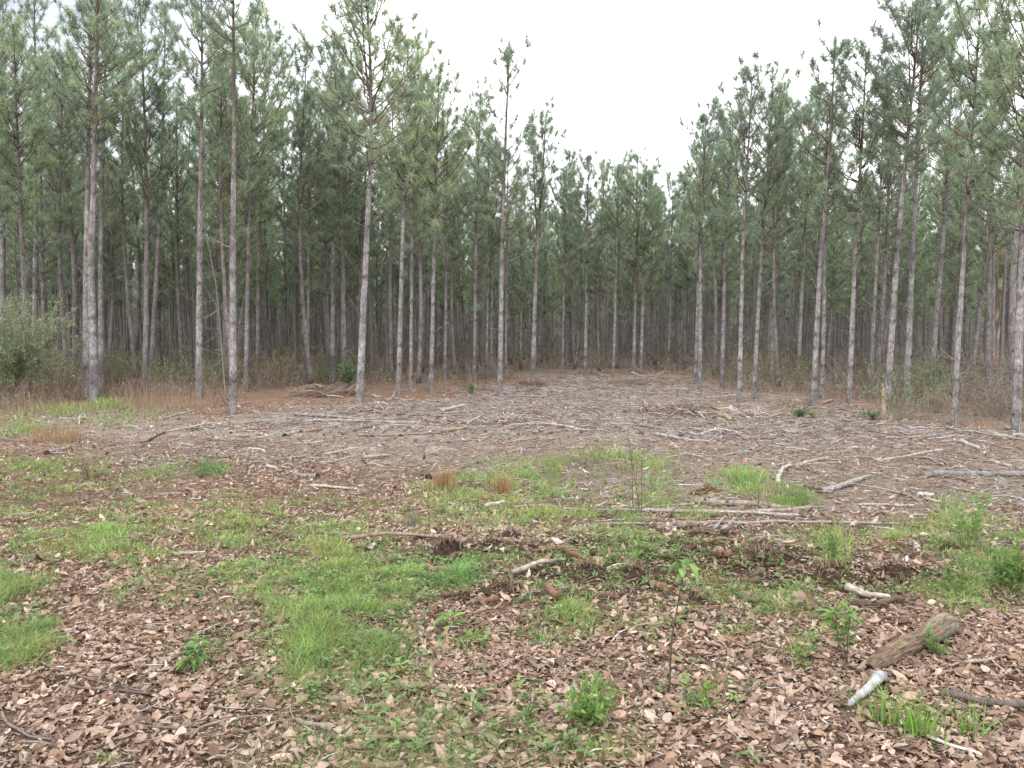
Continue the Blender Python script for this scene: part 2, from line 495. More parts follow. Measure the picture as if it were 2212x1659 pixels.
def pine_meshes(path, r0, cb, crad, dens=1.0, dead=1.0, fork=None, tone=1.0, barkcol=None, spars=0.0, wide=()):
    """path (n,3) in the tree's own space; cb = share of the height below the green crown. Returns (trunk MB, crown MB)."""
    path = np.asarray(path, float); n = len(path)
    s = np.concatenate([[0], np.cumsum(np.linalg.norm(np.diff(path, axis=0), axis=1))]); H = s[-1]; t = s / H
    rad = r0 * (.94 * (1 - t) ** .75 + .07) * (1 + .22 * np.exp(-t * 45))
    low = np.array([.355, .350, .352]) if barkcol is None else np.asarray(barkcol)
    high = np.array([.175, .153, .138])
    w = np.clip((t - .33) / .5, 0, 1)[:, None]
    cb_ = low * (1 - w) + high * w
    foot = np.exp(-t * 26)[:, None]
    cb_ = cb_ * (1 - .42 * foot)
    whorl = np.cumsum(np.concatenate([[.05], rng.uniform(.032, .062, 40)])); whorl = whorl[whorl < cb + .12]
    if n > 60:
        for a in whorl:
            cb_ = cb_ * (1 - rng.uniform(.1, .5) * np.exp(-((t - a) / .0045) ** 2))[:, None]
        cb_ = cb_ * (1 + .14 * vnoise(t * 37, t * 0 + r0 * 999, 17))[:, None]
        rad = rad * (1 + .05 * vnoise(t * 60, t * 0 + r0 * 555, 18))
    tr = MB(); cr = MB()
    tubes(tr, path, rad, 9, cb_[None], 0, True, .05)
    pos = lambda a: np.stack([np.interp(a, t, path[:, i]) for i in range(3)], -1)
    rat = lambda a: np.interp(a, t, rad)
    if fork is not None:
        fz, fp = fork
        p0 = pos(np.array(fz)); q = np.array([p0, p0 * .65 + fp * .35 + np.array([fp[0] - p0[0], 0, 0]) * .25, fp])
        q = interp_path(q, 8)
        tubes(tr, q, rat(fz) * .7 * (1 - .75 * np.linspace(0, 1, 8)), 7, high, 0)
    # knots, stubs and thin dead branches on the bare bole, in whorls
    O, D, L, R = [], [], [], []
    for a in whorl:
        k = rng.integers(2, 5)
        for _ in range(k):
            aa = a + rng.normal(0, .004); th = rng.uniform(0, 2 * PI)
            up = rng.uniform(.05, .7)
            d = unit(np.array([math.cos(th), math.sin(th), up]))
            ln = rng.uniform(.02, .08) if rng.random() > .6 * dead * (.35 + 1.1 * a) else rng.uniform(.15, 1.15) * (.5 + a)
            O.append(pos(np.array(aa))); D.append(d); L.append(ln); R.append(rng.uniform(.008, .016) if ln < .1 else rng.uniform(.0045, .0095))
    if O:
        O = np.array(O); D = np.array(D); L = np.array(L); R = np.array(R)
        O = O + D * 0 + np.stack([D[:, 0], D[:, 1], np.zeros(len(D))], 1) * (np.interp(O[:, 2], path[:, 2], rad) * .8)[:, None]
        kk = np.linspace(0, 1, 4)
        Pt = O[:, None] + D[:, None] * (L[:, None] * kk)[..., None] + np.array([0, 0, 1.]) * (L[:, None] * .25 * kk ** 2)[..., None] + rng.normal(0, 1, (len(O), 4, 3)) * (L * .035)[:, None, None] * kk[None, :, None]
        tubes(tr, Pt, R[:, None] * (1 - .7 * kk), 4, np.where((L < .1)[:, None], np.array([[.10, .075, .065]]), jit((.30, .265, .24), len(L), .25, .04)), 0)
        big = L > .4
        for i in np.where(big)[0]:
            m = 3
            f = rng.uniform(.4, .95, m)
            o2 = O[i] + D[i] * (L[i] * f)[:, None] + np.array([0, 0, 1.]) * (L[i] * .25 * f ** 2)[:, None]
            d2 = unit(D[i] + rng.normal(0, .55, (m, 3)) + np.array([0, 0, .3])); l2 = rng.uniform(.1, .35, m)
            tubes(tr, np.stack([o2, o2 + d2 * l2[:, None] * .5, o2 + d2 * l2[:, None] + np.array([0, 0, .03])], 1), np.array([[.003, .0025, .0015]] * m), 3, (.22, .18, .155), 0)
    # live crown: whorls of up-swept branches, twigs, needle tufts
    TO, TD = [], []          # tuft origin, direction
    BP, BR = [], []
    leaders = [(cb, 1.0, pos, rat)]
    hs = []
    a = cb
    while a < .985:
        hs.append(a); a += rng.uniform(.018, .032) * 9.0 / H
    extra = list(wide)
    for a in hs + [e[0] for e in extra]:
        c = (a - cb) / (1 - cb)
        prof = crad * min(1, .45 + 2.2 * c) * (1 - c) ** .62 + .10
        nb = rng.integers(3, 6)
        specs = [(rng.uniform(0, 2 * PI), prof * rng.uniform(.45, 1.2), rng.uniform(.35, .75) + .9 * c) for _ in range(nb)]
        if a not in hs:
            e = [q for q in extra if q[0] == a][0]; specs = [(e[1], e[2], e[3])]
        p0 = pos(np.array(a))
        for th, ln, up in specs:
            if rng.random() < spars:
                continue
            h = np.array([math.cos(th), math.sin(th), 0])
            kk = np.linspace(0, 1, 5)
            q = p0 + h * (ln * kk)[:, None] + np.array([0, 0, 1.]) * (ln * (up * .75 * kk + up * .5 * kk ** 2))[:, None]
            q[1:] += rng.normal(0, .035 * ln, (4, 3))
            BP.append(q); BR.append(max(.005, .013 * ln + .004) * (1 - .75 * kk))
            m = max(3, int(ln * 8.5 * dens + 1))
            f = np.sqrt(rng.uniform(.09, 1, m)); f[0] = 1
            o = np.stack([np.interp(f, kk, q[:, i]) for i in range(3)], 1)
            bd = unit(q[-1] - q[2])
            d = unit(bd * .7 + rng.normal(0, .55, (m, 3)) + np.array([0, 0, .55])); d[0] = unit(bd + np.array([0, 0, .35]))
            l = rng.uniform(.08, .26, m) * (1.1 - .3 * f) * min(1, .45 + ln); l[0] = .02
            e = o + d * l[:, None]
            TO.append(e); TD.append(unit(d + np.array([0, 0, .25])))
            BP.append(None); BR.append((o, e))
    top = pos(np.array([1.0, .985, .97])); TO.append(top); TD.append(np.tile([0, 0, 1.], (3, 1)))
    if fork is not None:
        m = 70
        f = rng.uniform(.35, 1, m); th = rng.uniform(0, 2 * PI, m); rr = crad * .55 * (1.1 - f) ** .6 * rng.uniform(.2, 1, m)
        o = np.stack([np.interp(f, np.linspace(0, 1, 8), q_) for q_ in q_fork(pos, fork).T], 1)
        e = o + np.stack([np.cos(th) * rr, np.sin(th) * rr, rr * .8], 1)
        TO.append(e); TD.append(unit(e - o + np.array([0, 0, .3])))
        BP.append(None); BR.append((o, e))
    main = [b for b in BP if b is not None]; mr = [r for b, r in zip(BP, BR) if b is not None]
    bc = jit((.15, .11, .085), len(main), .2, .04)
    tubes(cr, np.array(main), np.array(mr), 4, bc, 1, False)
    o = np.concatenate([r[0] for b, r in zip(BP, BR) if b is None]); e = np.concatenate([r[1] for b, r in zip(BP, BR) if b is None])
    tubes(cr, np.stack([o, e], 1), np.tile([.005, .003], (len(o), 1)), 3, (.15, .11, .08), 1, False)
    TO = np.concatenate(TO); TD = np.concatenate(TD); nt_ = len(TO)
    K = 26
    sz = rng.uniform(.8, 1.38, nt_)
    O = np.repeat(TO, K, 0) - np.repeat(TD * (sz * .10)[:, None], K, 0) * rng.uniform(0, 1, (nt_ * K, 1))
    D = unit(np.repeat(TD, K, 0) * rng.uniform(.2, .9, (nt_ * K, 1)) + rng.normal(0, .74, (nt_ * K, 3)))
    tc = pick(NEED, nt_, .16, [.4, .3, .15, .15]) * tone
    nc = np.repeat(tc, K, 0) * np.exp(rng.normal(0, .13, (nt_ * K, 1)))
    needles(cr, O, D, np.repeat(sz, K) * rng.uniform(.12, .20, nt_ * K), np.full(nt_ * K, .0125), nc, 0)
    return tr, cr


def q_fork(pos, fork):
    fz, fp = fork
    p0 = pos(np.array(fz)); q = np.array([p0, p0 * .65 + fp * .35 + np.array([fp[0] - p0[0], 0, 0]) * .25, fp])
    return interp_path(q, 8)


def hero_pine(label, pts, wpx, top=None, cb=.55, crad=.85, dens=1.0, dead=1.0, fork=None, tone=1.0, group='tall pines along the edge of the clearing', barkcol=None, spars=0.0, wide=(), depth=None):
    """pts: picture points from the foot upwards; top: picture height of the tip (may lie above the frame)"""
    if depth is None:
        b = P3(*pts[0])
    else:
        b = at_depth(pts[0][0], pts[0][1], depth); b[2] = float(hgt(b[0], b[1]))
    Y = b[1]
    w = [b] + [at_depth(px, py, Y) for px, py in pts[1:]]
    if top is not None and top < pts[-1][1] - 5:
        dx = (pts[-1][0] - pts[-2][0]) / (pts[-1][1] - pts[-2][1])
        w.append(at_depth(pts[-1][0] + dx * (top - pts[-1][1]) * .8, top, Y))
    w = np.array(w)
    dy = rng.normal(0, .015)
    cb = cb - .005; crad = crad * 1.12; dens = dens * .86
    w[:, 1] += (w[:, 2] - w[0, 2]) * dy
    w[0, 2] -= .06
    path = interp_path(w - b, 110)
    r0 = wpx / FPX * Y / 2
    fk = None if fork is None else (fork[0], at_depth(fork[1], fork[2], Y) - b)
    tr, cr = pine_meshes(path, r0, cb, crad, dens, dead, fk, tone, barkcol, spars, wide)
    root = empty('pine_tree', b)
    tag(root, label, 'pine tree', group)
    tr.build('trunk', M_BARK, root, smooth=True)
    cr.build('crown', [M_NEEDLE, M_TWIG], root)
    return b


HEROES = [
    ('tall pine with pale bent trunk, front of the left cluster', [(204, 866), (196, 568), (202, 432), (209, 114)], 18, -60, dict(cb=.64, crad=1.1)),
    ('pine standing close behind left of the pale bent trunk', [(187, 860), (186, 600), (190, 300), (194, 100)], 17, -30, dict(cb=.6, crad=1.0)),
    ('pine just right of the pale bent trunk in the left cluster', [(219, 843), (217, 560), (222, 318), (227, 114)], 13, -10, dict(cb=.6, crad=1.0)),
    ('slim pine leaning right between left cluster and forked left pine', [(325, 822), (341, 500), (348, 187)], 11, 10, dict(cb=.58, crad=.9)),
    ('straight grey pine left of the pine by the orange straw', [(429, 860), (432, 511), (438, 199), (437, 30)], 15, -40, dict(cb=.66, crad=.9)),
    ('nearest left pine with long bare limb reaching up right', [(503, 896), (504, 511), (507, 284), (505, 20)], 17, -90, dict(cb=.8, crad=.9, spars=.3)),
    ('thin pale pine close behind right of the nearest left pine', [(531, 841), (537, 511), (545, 318)], 10, 30, dict(cb=.46, crad=1.4, dens=1.3)),
    ('slim shaded pine second to the right of the nearest left pine', [(556, 815), (559, 560), (570, 330)], 9, 70, dict(cb=.46, crad=1.5, dens=1.3)),
    ('pine rising behind the green bush at the left edge', [(74, 812), (79, 363), (74, 45)], 13, -20, dict(cb=.56, crad=1.1)),
    ('pine at the far left edge behind the green bush', [(6, 812), (5, 400)], 13, -10, dict(cb=.52, crad=1.2)),
    ('dark pine left of the holly shrub', [(718, 822), (720, 400)], 11, 180, dict(cb=.52, crad=1.0)),
    ('slim pine left of the dark pine by the holly', [(665, 815), (666, 480)], 8, 200, dict(cb=.5, crad=1.0)),
    ('tall broad-crowned pine with forked limbs left of the sky gap', [(775, 884), (792, 511), (801, 341), (801, 142), (792, 10)], 17, -40, dict(cb=.56, crad=1.25, dens=.95, fork=(.72, 778, -40), wide=((.6, PI * .97, 1.1, .55), (.64, .1, 1.1, .95), (.68, 0.25, 1.2, 1.1), (.58, PI, .9, .7), (.7, PI * .9, 1.2, .6)))),
    ('pine next right of the tall broad-crowned pine', [(860, 853), (868, 511), (872, 364)], 12, 80, dict(cb=.5, crad=1.15, dens=1.1)),
    ('thin pine between second and third pines right of the broad-crowned one', [(887, 842), (889, 560), (893, 360)], 9, 170, dict(cb=.5, crad=1.0)),
    ('reddish-stemmed pine left of the sky gap', [(931, 848), (937, 568), (943, 369)], 11, 155, dict(cb=.5, crad=1.1, dens=1.1)),
    ('thin pine close right of the reddish-stemmed pine', [(961, 822), (964, 560)], 8, 250, dict(cb=.5, crad=.9)),
    ('slim pine left of the tallest pine beside the sky gap', [(1024, 823), (1028, 511), (1035, 318)], 8, 205, dict(cb=.5, crad=.8)),
    ('tallest narrow pine with open tip at left side of sky gap', [(1080, 856), (1085, 511), (1090, 341), (1099, 140)], 12, 98, dict(cb=.52, crad=.85, dens=.8, spars=.25)),
    ('thin stem close behind the tallest narrow pine', [(1092, 812), (1095, 560)], 6, 330, dict(cb=.55, crad=.7)),
    ('dark thin pine left of two slim stems behind the tallest narrow pine', [(1051, 815), (1054, 560)], 6, 290, dict(cb=.5, crad=.8)),
    ('dark thin pine right of its twin behind the tallest narrow pine', [(1061, 813), (1063, 560)], 6, 320, dict(cb=.5, crad=.8)),
    ('forked pine at the end of the wood chip strip', [(1150, 828), (1158, 568), (1161, 511), (1170, 400)], 11, 245, dict(cb=.5, crad=.75, fork=(.54, 1150, 240), spars=.15)),
    ('pale slim pine in the middle of the far stand', [(1264, 810), (1269, 490)], 8, 345, dict(cb=.5, crad=1.0)),
    ('thin pine left of the pale slim pine in the far stand', [(1215, 806), (1220, 520)], 6, 380, dict(cb=.5, crad=.9)),
    ('slim pine with narrow crown under the lowest sky', [(1325, 812), (1332, 540)], 7, 355, dict(cb=.5, crad=.8)),
    ('dark pine left of the pair below the pointed far crown', [(1369, 808), (1374, 570)], 9, 338, dict(cb=.48, crad=1.15, dens=1.1)),
    ('dark pine right of the pair below the pointed far crown', [(1384, 808), (1391, 570)], 8, 370, dict(cb=.5, crad=.9)),
    ('thin pine between the far pair and the right-hand stand', [(1444, 800), (1450, 560)], 6, 385, dict(cb=.5, crad=.9)),
    ('pale pine, leftmost of the right-hand stand', [(1512, 842), (1514, 511), (1520, 398)], 10, 250, dict(cb=.52, crad=.95)),
    ('slimmer pine touching the leftmost pale pine of the right stand', [(1502, 828), (1508, 560)], 8, 340, dict(cb=.5, crad=.8)),
    ('thin pine second right of the leftmost pale pine', [(1560, 836), (1566, 483), (1579, 300)], 9, 245, dict(cb=.55, crad=.8)),
    ('pale straight pine with sparse tip left in right stand', [(1597, 870), (1605, 511), (1614, 369)], 11, 165, dict(cb=.56, crad=.85, spars=.15)),
    ('leaning grey pine close right of the sparse-tipped pine', [(1628, 859), (1642, 568), (1654, 398)], 10, 180, dict(cb=.52, crad=1.0)),
    ('slim pine in the gap between leaning grey pine and broken-topped pair', [(1666, 826), (1676, 483)], 9, 215, dict(cb=.52, crad=1.0)),
    ('shaded slim pine left of the pale leaning pair', [(1723, 826), (1738, 426)], 9, 235, dict(cb=.55, crad=.9)),
    ('pale leaning pine in front of pair, loose crown tip', [(1756, 877), (1773, 568), (1787, 415), (1801, 199)], 13, 85, dict(cb=.54, crad=.85, spars=.2)),
    ('thinner pine close behind the pale leaning pine with dark foot', [(1776, 862), (1785, 511)], 10, 200, dict(cb=.55, crad=.8)),
    ('grey pine right of the pale leaning pair above orange straw', [(1834, 870), (1850, 511), (1861, 369), (1872, 180)], 12, 115, dict(cb=.56, crad=1.0)),
    ('dim slim pine behind left of the broken pale stump', [(1879, 843), (1906, 454)], 9, 200, dict(cb=.55, crad=.9)),
    ('leaning pine right behind the broken pale stump', [(1915, 887), (1932, 625), (1955, 341), (1970, 199)], 15, 5, dict(cb=.6, crad=1.1)),
    ('straight pine with many dead limbs behind the leafy shrub', [(1957, 876), (1972, 568), (1986, 284), (1996, 100)], 14, 0, dict(cb=.62, crad=1.1, dead=1.8)),
    ('pine leaning right between the leafy shrub and pale speckled pine', [(2009, 845), (2040, 483), (2051, 256)], 12, 80, dict(cb=.55, crad=1.0)),
    ('pale speckled pine, second from the right edge', [(2060, 921), (2071, 710), (2091, 398), (2105, 199)], 13, 0, dict(cb=.56, crad=1.0, spars=.15)),
    ('thick pale pine at the right edge of the clearing', [(2195, 934), (2202, 688), (2211, 511)], 20, 20, dict(cb=.5, crad=1.2)),
]
HB = []
for lab, pts, wpx, top, kw in HEROES:
    HB.append(hero_pine(lab, pts, wpx, top, **kw))
HB = np.array(HB)

# the rest of the stand: a few grown trees, copied
PROTO = []
for i in range(16):
    H = 9.0
    bend = rng.normal(0, .15, 2)
    zz = np.linspace(0, H, 26)
    path = np.stack([bend[0] * np.sin(zz / H * PI * rng.uniform(.7, 1.6)) + .012 * zz * rng.normal(), bend[1] * np.sin(zz / H * PI), zz], 1)
    path[0, 2] = -.08
    tr, cr = pine_meshes(path, rng.uniform(.062, .085), rng.uniform(.40, .50) if i < 8 else rng.uniform(.27, .36), rng.uniform(.85, 1.1), .95, 3.0, tone=rng.uniform(.9, 1.12), barkcol=(.29, .278, .275))  # inner bark tone lifted: the milky haze is put into the colour
    root = empty('pine_tree', (0, 0, 0))
    tr.build('trunk', M_BARK, root, smooth=True); cr.build('crown', [M_NEEDLE, M_TWIG], root)
    PROTO.append(root)
spots = []
row = 2.3
for iy in range(0, 60):
    for ix in range(-60, 61):
        x = ix * 2.35 + rng.normal(0, .35) + (iy % 2) * 1.1; y = 12 + iy * row + rng.normal(0, .35)
        if abs(x / y) > .68:
            continue
        f = float(front(x, y))
        d = y - f
        if d < 1.6 or y > 58:
            continue
        if np.min(np.hypot(HB[:, 0] - x, HB[:, 1] - y)) < 1.25:
            continue
        # the wood chip strip runs on a little way into the stand
        if abs(x - (.9 + .01 * y)) < 1.1 and y < 34:
            continue
        spots.append((d, x, y))
spots.sort()
MAXBG = 252
BG = spots[:MAXBG]
FAR = spots[MAXBG:]
used = set()
for k, (d, x, y) in enumerate(BG):
    j = int(rng.integers(0, 8)) if d < 7 else int(rng.integers(4, len(PROTO)))
    src = PROTO[j]
    if j not in used:
        used.add(j); o = src
    else:
        o = src.copy(); COL.objects.link(o)
        for ch in src.children:
            c = ch.copy(); COL.objects.link(c); c.parent = o
    s = rng.uniform(.88, 1.06) * (1.1 if x < -3.5 else .95)
    o.location = (x, y, float(hgt(x, y))); o.scale = (s * rng.uniform(.9, 1.1), s * rng.uniform(.9, 1.1), s)
    o.rotation_euler = (rng.normal(0, .018), rng.normal(0, .018), rng.uniform(0, 6.28))
    tag(o, 'slender pine among the crowded shaded trunks inside the stand', 'pine tree', 'pines crowded inside the stand')
for j, r in enumerate(PROTO):
    if j not in used:
        for ch in list(r.children):
            bpy.data.objects.remove(ch)
        bpy.data.objects.remove(r)


# trees further in than one can tell apart: one mass
def distant():
    mb = MB()
    pts = [(x, y) for _, x, y in FAR]
    for iy in range(0, 24):
        for ix in range(-46, 47):
            y = 59 + iy * 2.3 + rng.normal(0, .4); x = ix * 2.4 + rng.normal(0, .4)
            if abs(x / y) < .74 and rng.random() < .97:
                pts.append((x, y))
    pts = np.array(pts); n = len(pts)
    H = rng.uniform(7.6, 9.6, n); z0 = hgt(pts[:, 0], pts[:, 1])
    k = np.linspace(0, 1, 4)
    Pt = np.stack([pts[:, None, 0] + rng.normal(0, .1, (n, 4)) * k, pts[:, None, 1] + 0 * k, z0[:, None] + H[:, None] * k - .05], -1)
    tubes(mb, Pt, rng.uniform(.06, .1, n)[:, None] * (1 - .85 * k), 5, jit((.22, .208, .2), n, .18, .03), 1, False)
    # slim suppressed stems between the grown trees, well inside the stand
    q_ = 620; uu = rng.uniform(-.72, .72, q_); yy = np.interp(uu, FU, FD) + 11 + 28 * rng.random(q_); xx = uu * yy
    hh = rng.uniform(4.5, 7.5, q_); kq = np.linspace(0, 1, 5)
    Pq = np.stack([xx[:, None] + rng.normal(0, .10, (q_, 5)) * kq, yy[:, None] + 0 * kq, hgt(xx, yy)[:, None] - .05 + hh[:, None] * kq], -1)
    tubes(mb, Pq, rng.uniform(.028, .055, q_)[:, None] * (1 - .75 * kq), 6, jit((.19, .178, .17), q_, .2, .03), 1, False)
    m = 110
    c = rng.uniform(0, 1, (n, m)) ** 1.15; zz = H[:, None] * (.24 + .76 * c); rr = 1.25 * (1 - c) ** .55 * np.sqrt(rng.uniform(0, 1, (n, m))); th = rng.uniform(0, 2 * PI, (n, m))
    O = np.stack([pts[:, None, 0] + rr * np.cos(th), pts[:, None, 1] + rr * np.sin(th), z0[:, None] + zz], -1).reshape(-1, 3)
    K = 7
    tc = np.repeat(pick(NEED, n, .2)[:, None] * .58, m, 1).reshape(-1, 3) * np.exp(rng.normal(0, .2, (n * m, 1)))  # needle colour dimmed to stand in for shade deep in the wood
    O = np.repeat(O, K, 0); D = unit(rng.normal(0, .7, O.shape) + np.array([0, 0, .7]))
    needles(mb, O, D, rng.uniform(.18, .32, len(O)), np.full(len(O), .05), np.repeat(tc, K, 0), 0)
    m = 26   # dead side limbs
    zz = rng.uniform(.3, 4.2, (n, m)); O = np.stack([pts[:, None, 0] + 0 * zz, pts[:, None, 1] + 0 * zz, z0[:, None] + zz], -1).reshape(-1, 3)
    D = unit(rng.normal(0, 1, O.shape) * np.array([1, 1, .15]) + np.array([0, 0, .35]))
    needles(mb, O, D, rng.uniform(.4, 1.5, len(O)), np.full(len(O), .035), jit((.22, .2, .18), len(O), .2, .03), 1)
    # tall brush between the trunks, and the leafy far edge of the wood
    n2 = 52000
    yy = np.sqrt(rng.uniform(46 ** 2, 112 ** 2, n2)); xx = rng.uniform(-.76, .76, n2) * yy
    hh = rng.exponential(1.0, n2) * (1 + .6 * vnoise(xx * .15, yy * .15, 91)); hh = np.clip(hh, 0, 4.5)
    O = np.stack([xx, yy, hh], 1)
    needles(mb, O, unit(rng.normal(0, .5, O.shape) + np.array([0, 0, .8])), rng.uniform(.5, 1.3, n2), rng.uniform(.03, .09, n2), pick([(.22, .205, .185), (.17, .155, .14), (.26, .24, .22), (.17, .18, .135)], n2, .2), 1)
    n3 = 75000
    yy = rng.uniform(112, 124, n3); xx = rng.uniform(-.8, .8, n3) * yy; zz = 10 * rng.random(n3) ** 1.1 * (.9 + .14 * vnoise(xx * .4, xx * 0, 92))
    O = np.stack([xx, yy, zz], 1); lo = np.clip(1 - zz / 4.0, 0, 1)[:, None]
    cc = pick(NEED, n3, .2) * .3 * (1 - lo) + pick([(.17, .135, .11), (.13, .10, .08)], n3, .2) * lo  # far needles painted much darker, as the shaded depth behind the trunks
    needles(mb, O, unit(rng.normal(0, .6, O.shape) + np.array([0, 0, .6])), rng.uniform(.6, 1.4, n3), rng.uniform(.3, .6, n3), cc, 1)
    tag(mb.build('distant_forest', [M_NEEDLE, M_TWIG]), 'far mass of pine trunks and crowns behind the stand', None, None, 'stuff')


distant()


# ------------------------------------------------------------------ brush on the forest floor
def undergrowth():
    mb = MB()
    # bare twiggy stems
    n = 15000
    u = rng.uniform(-.74, .74, n); d = rng.uniform(0, 1, n) ** 1.3 * 44
    Y = np.interp(u, FU, FD) + .6 + 3.6 * np.exp(-((u + .21) / .10) ** 2) + d; X = u * Y
    dens = .55 + .45 * vnoise(X * .4, Y * .4, 31)
    strip = (np.abs(X - (.9 + .01 * Y)) < 1.2) & (Y < 33)
    keep = (rng.random(n) < np.clip(dens, .1, 1)) & ~strip
    X = X[keep]; Y = Y[keep]; d = d[keep]; n = len(X)
    O = np.stack([X, Y, hgt(X, Y)], 1)
    h = rng.uniform(.25, 1.0, n) * (.45 + .75 * np.clip(d / 7, 0, 1.8)) * (1.1 + 1.0 * vnoise(X * .45, Y * .45, 32))
    D = unit(rng.normal(0, .38, (n, 3)) + np.array([0, 0, 1.]))
    k = np.linspace(0, 1, 4)
    bend = rng.normal(0, .22, (n, 3)); bend[:, 2] = -np.abs(bend[:, 2]) * .6
    Pt = O[:, None] + D[:, None] * (h[:, None] * k)[..., None] + bend[:, None] * (h[:, None] * k ** 2)[..., None]
    col = pick([(.25, .225, .195), (.33, .30, .27), (.18, .155, .13), (.26, .24, .19)], n, .25)  # twig tones lightened to stand in for haze among the trunks
    tubes(mb, Pt, np.full((n, 1), 1) * rng.uniform(.004, .008, n)[:, None] * (1 - .6 * k), 3, col, 0, False)
    m = 6
    f = rng.uniform(.3, 1, (n, m)); o = O[:, None] + D[:, None] * (h[:, None] * f)[..., None] + bend[:, None] * (h[:, None] * f ** 2)[..., None]
    o = o.reshape(-1, 3); dd = unit(np.repeat(D, m, 0) * .6 + rng.normal(0, .7, (n * m, 3))); l = np.repeat(h, m) * rng.uniform(.12, .42, n * m)
    tubes(mb, np.stack([o, o + dd * l[:, None] * .5 + rng.normal(0, .02, o.shape), o + dd * l[:, None]], 1), np.tile([.004, .003, .002], (n * m, 1)), 3, np.repeat(col, m, 0) * 1.1, 0, False)
    # dead and half green leaves hanging in it
    m = 7
    sel = rng.random(n) < .62
    o2 = np.repeat((O + D * h[:, None] * .9)[sel], m, 0); s = len(o2)
    o2 = o2 - np.array([0, 0, 1.]) * (np.repeat(h[sel], m) * rng.uniform(-.1, .75, s))[:, None] + rng.normal(0, .16, (s, 3))
    patch = vnoise(o2[:, 0] * .35, o2[:, 1] * .35, 33)[:, None]
    lc = np.where(patch + rng.normal(0, .35, (s, 1)) > .0, pick([(.15, .185, .08), (.20, .215, .10), (.27, .27, .15), (.12, .15, .065)], s), pick([(.21, .145, .10), (.16, .115, .08), (.27, .20, .145), (.19, .14, .09)], s))
    o2[:, 2] = np.maximum(o2[:, 2], hgt(o2[:, 0], o2[:, 1]) + .03)
    leaves(mb, o2, rng.normal(size=(s, 3)), rng.normal(size=(s, 3)), rng.uniform(.04, .08, s), rng.uniform(.02, .045, s), lc, 1, detail=False)
    tag(mb.build('undergrowth', [M_TWIG, M_LEAF]), 'brown twiggy undergrowth on the floor of the pine stand', None, None, 'stuff')


undergrowth()


def dry_grass():
    """fine dead stalks along the left edge and here and there in the clearing"""
    mb = MB()
    areas = [(170, 850, 320, 55, 5200, .85), (60, 835, 130, 60, 2400, 1.0), (400, 855, 130, 35, 1300, .55), (340, 905, 130, 30, 700, .5), (240, 960, 200, 40, 500, .5), (1230, 985, 160, 30, 700, .32), (680, 930, 160, 30, 350, .3),
             (2020, 880, 130, 40, 1800, .5), (1700, 880, 60, 30, 500, .4), (2150, 880, 80, 40, 1200, .6), (1550, 850, 120, 20, 500, .35), (900, 840, 200, 25, 900, .35), (1640, 1020, 160, 40, 260, .25), (1300, 830, 180, 18, 800, .35), (420, 1000, 200, 40, 260, .25)]
    for cx, cy, rx, ry, n, h in areas:
        r = np.sqrt(rng.random(n)); a = rng.uniform(0, 2 * PI, n)
        x, y, z = at(cx + rx * r * np.cos(a), np.maximum(cy + ry * r * np.sin(a), 775))
        kk = rng.random(n) < np.clip(.45 + .9 * vnoise(x * 1.1, y * 1.1, 35), .03, 1); x, y, z = x[kk], y[kk], z[kk]; n = len(x)
        O = np.stack([x, y, z], 1); H = h * rng.uniform(.3, 1, n) * (.75 + .5 * vnoise(x * .8, y * .8, 36))
        blades(mb, O, H, np.full(n, .0045) + y * .00008, rng.normal(0, .28, (n, 2)) * H[:, None], pick([(.36, .27, .20), (.30, .215, .16), (.44, .35, .27), (.27, .19, .145)], n), 0, segs=2)
    tag(mb.build('dry_grass', M_GRASS), 'thin dead grass stalks along the edge of the pines', None, None, 'stuff')


dry_grass()


# ------------------------------------------------------------------ ground litter
def sample_view(n, y0, y1, spread=.68):
    """points on the ground between two distances, spread over the view"""
    side = 2.2   # the litter goes on past the frame on both sides
    a, b = spread * (y1 ** 2 - y0 ** 2), spread * (y1 ** 2 - y0 ** 2) + 2 * side * (y1 - y0)
    m = int(n * b / a)
    y = rng.uniform(y0, y1, 3 * m); y = y[rng.random(3 * m) < (spread * y + side) / (spread * y1 + side)][:m]
    x = rng.uniform(-1, 1, len(y)) * (spread * y + side)
    return x, y


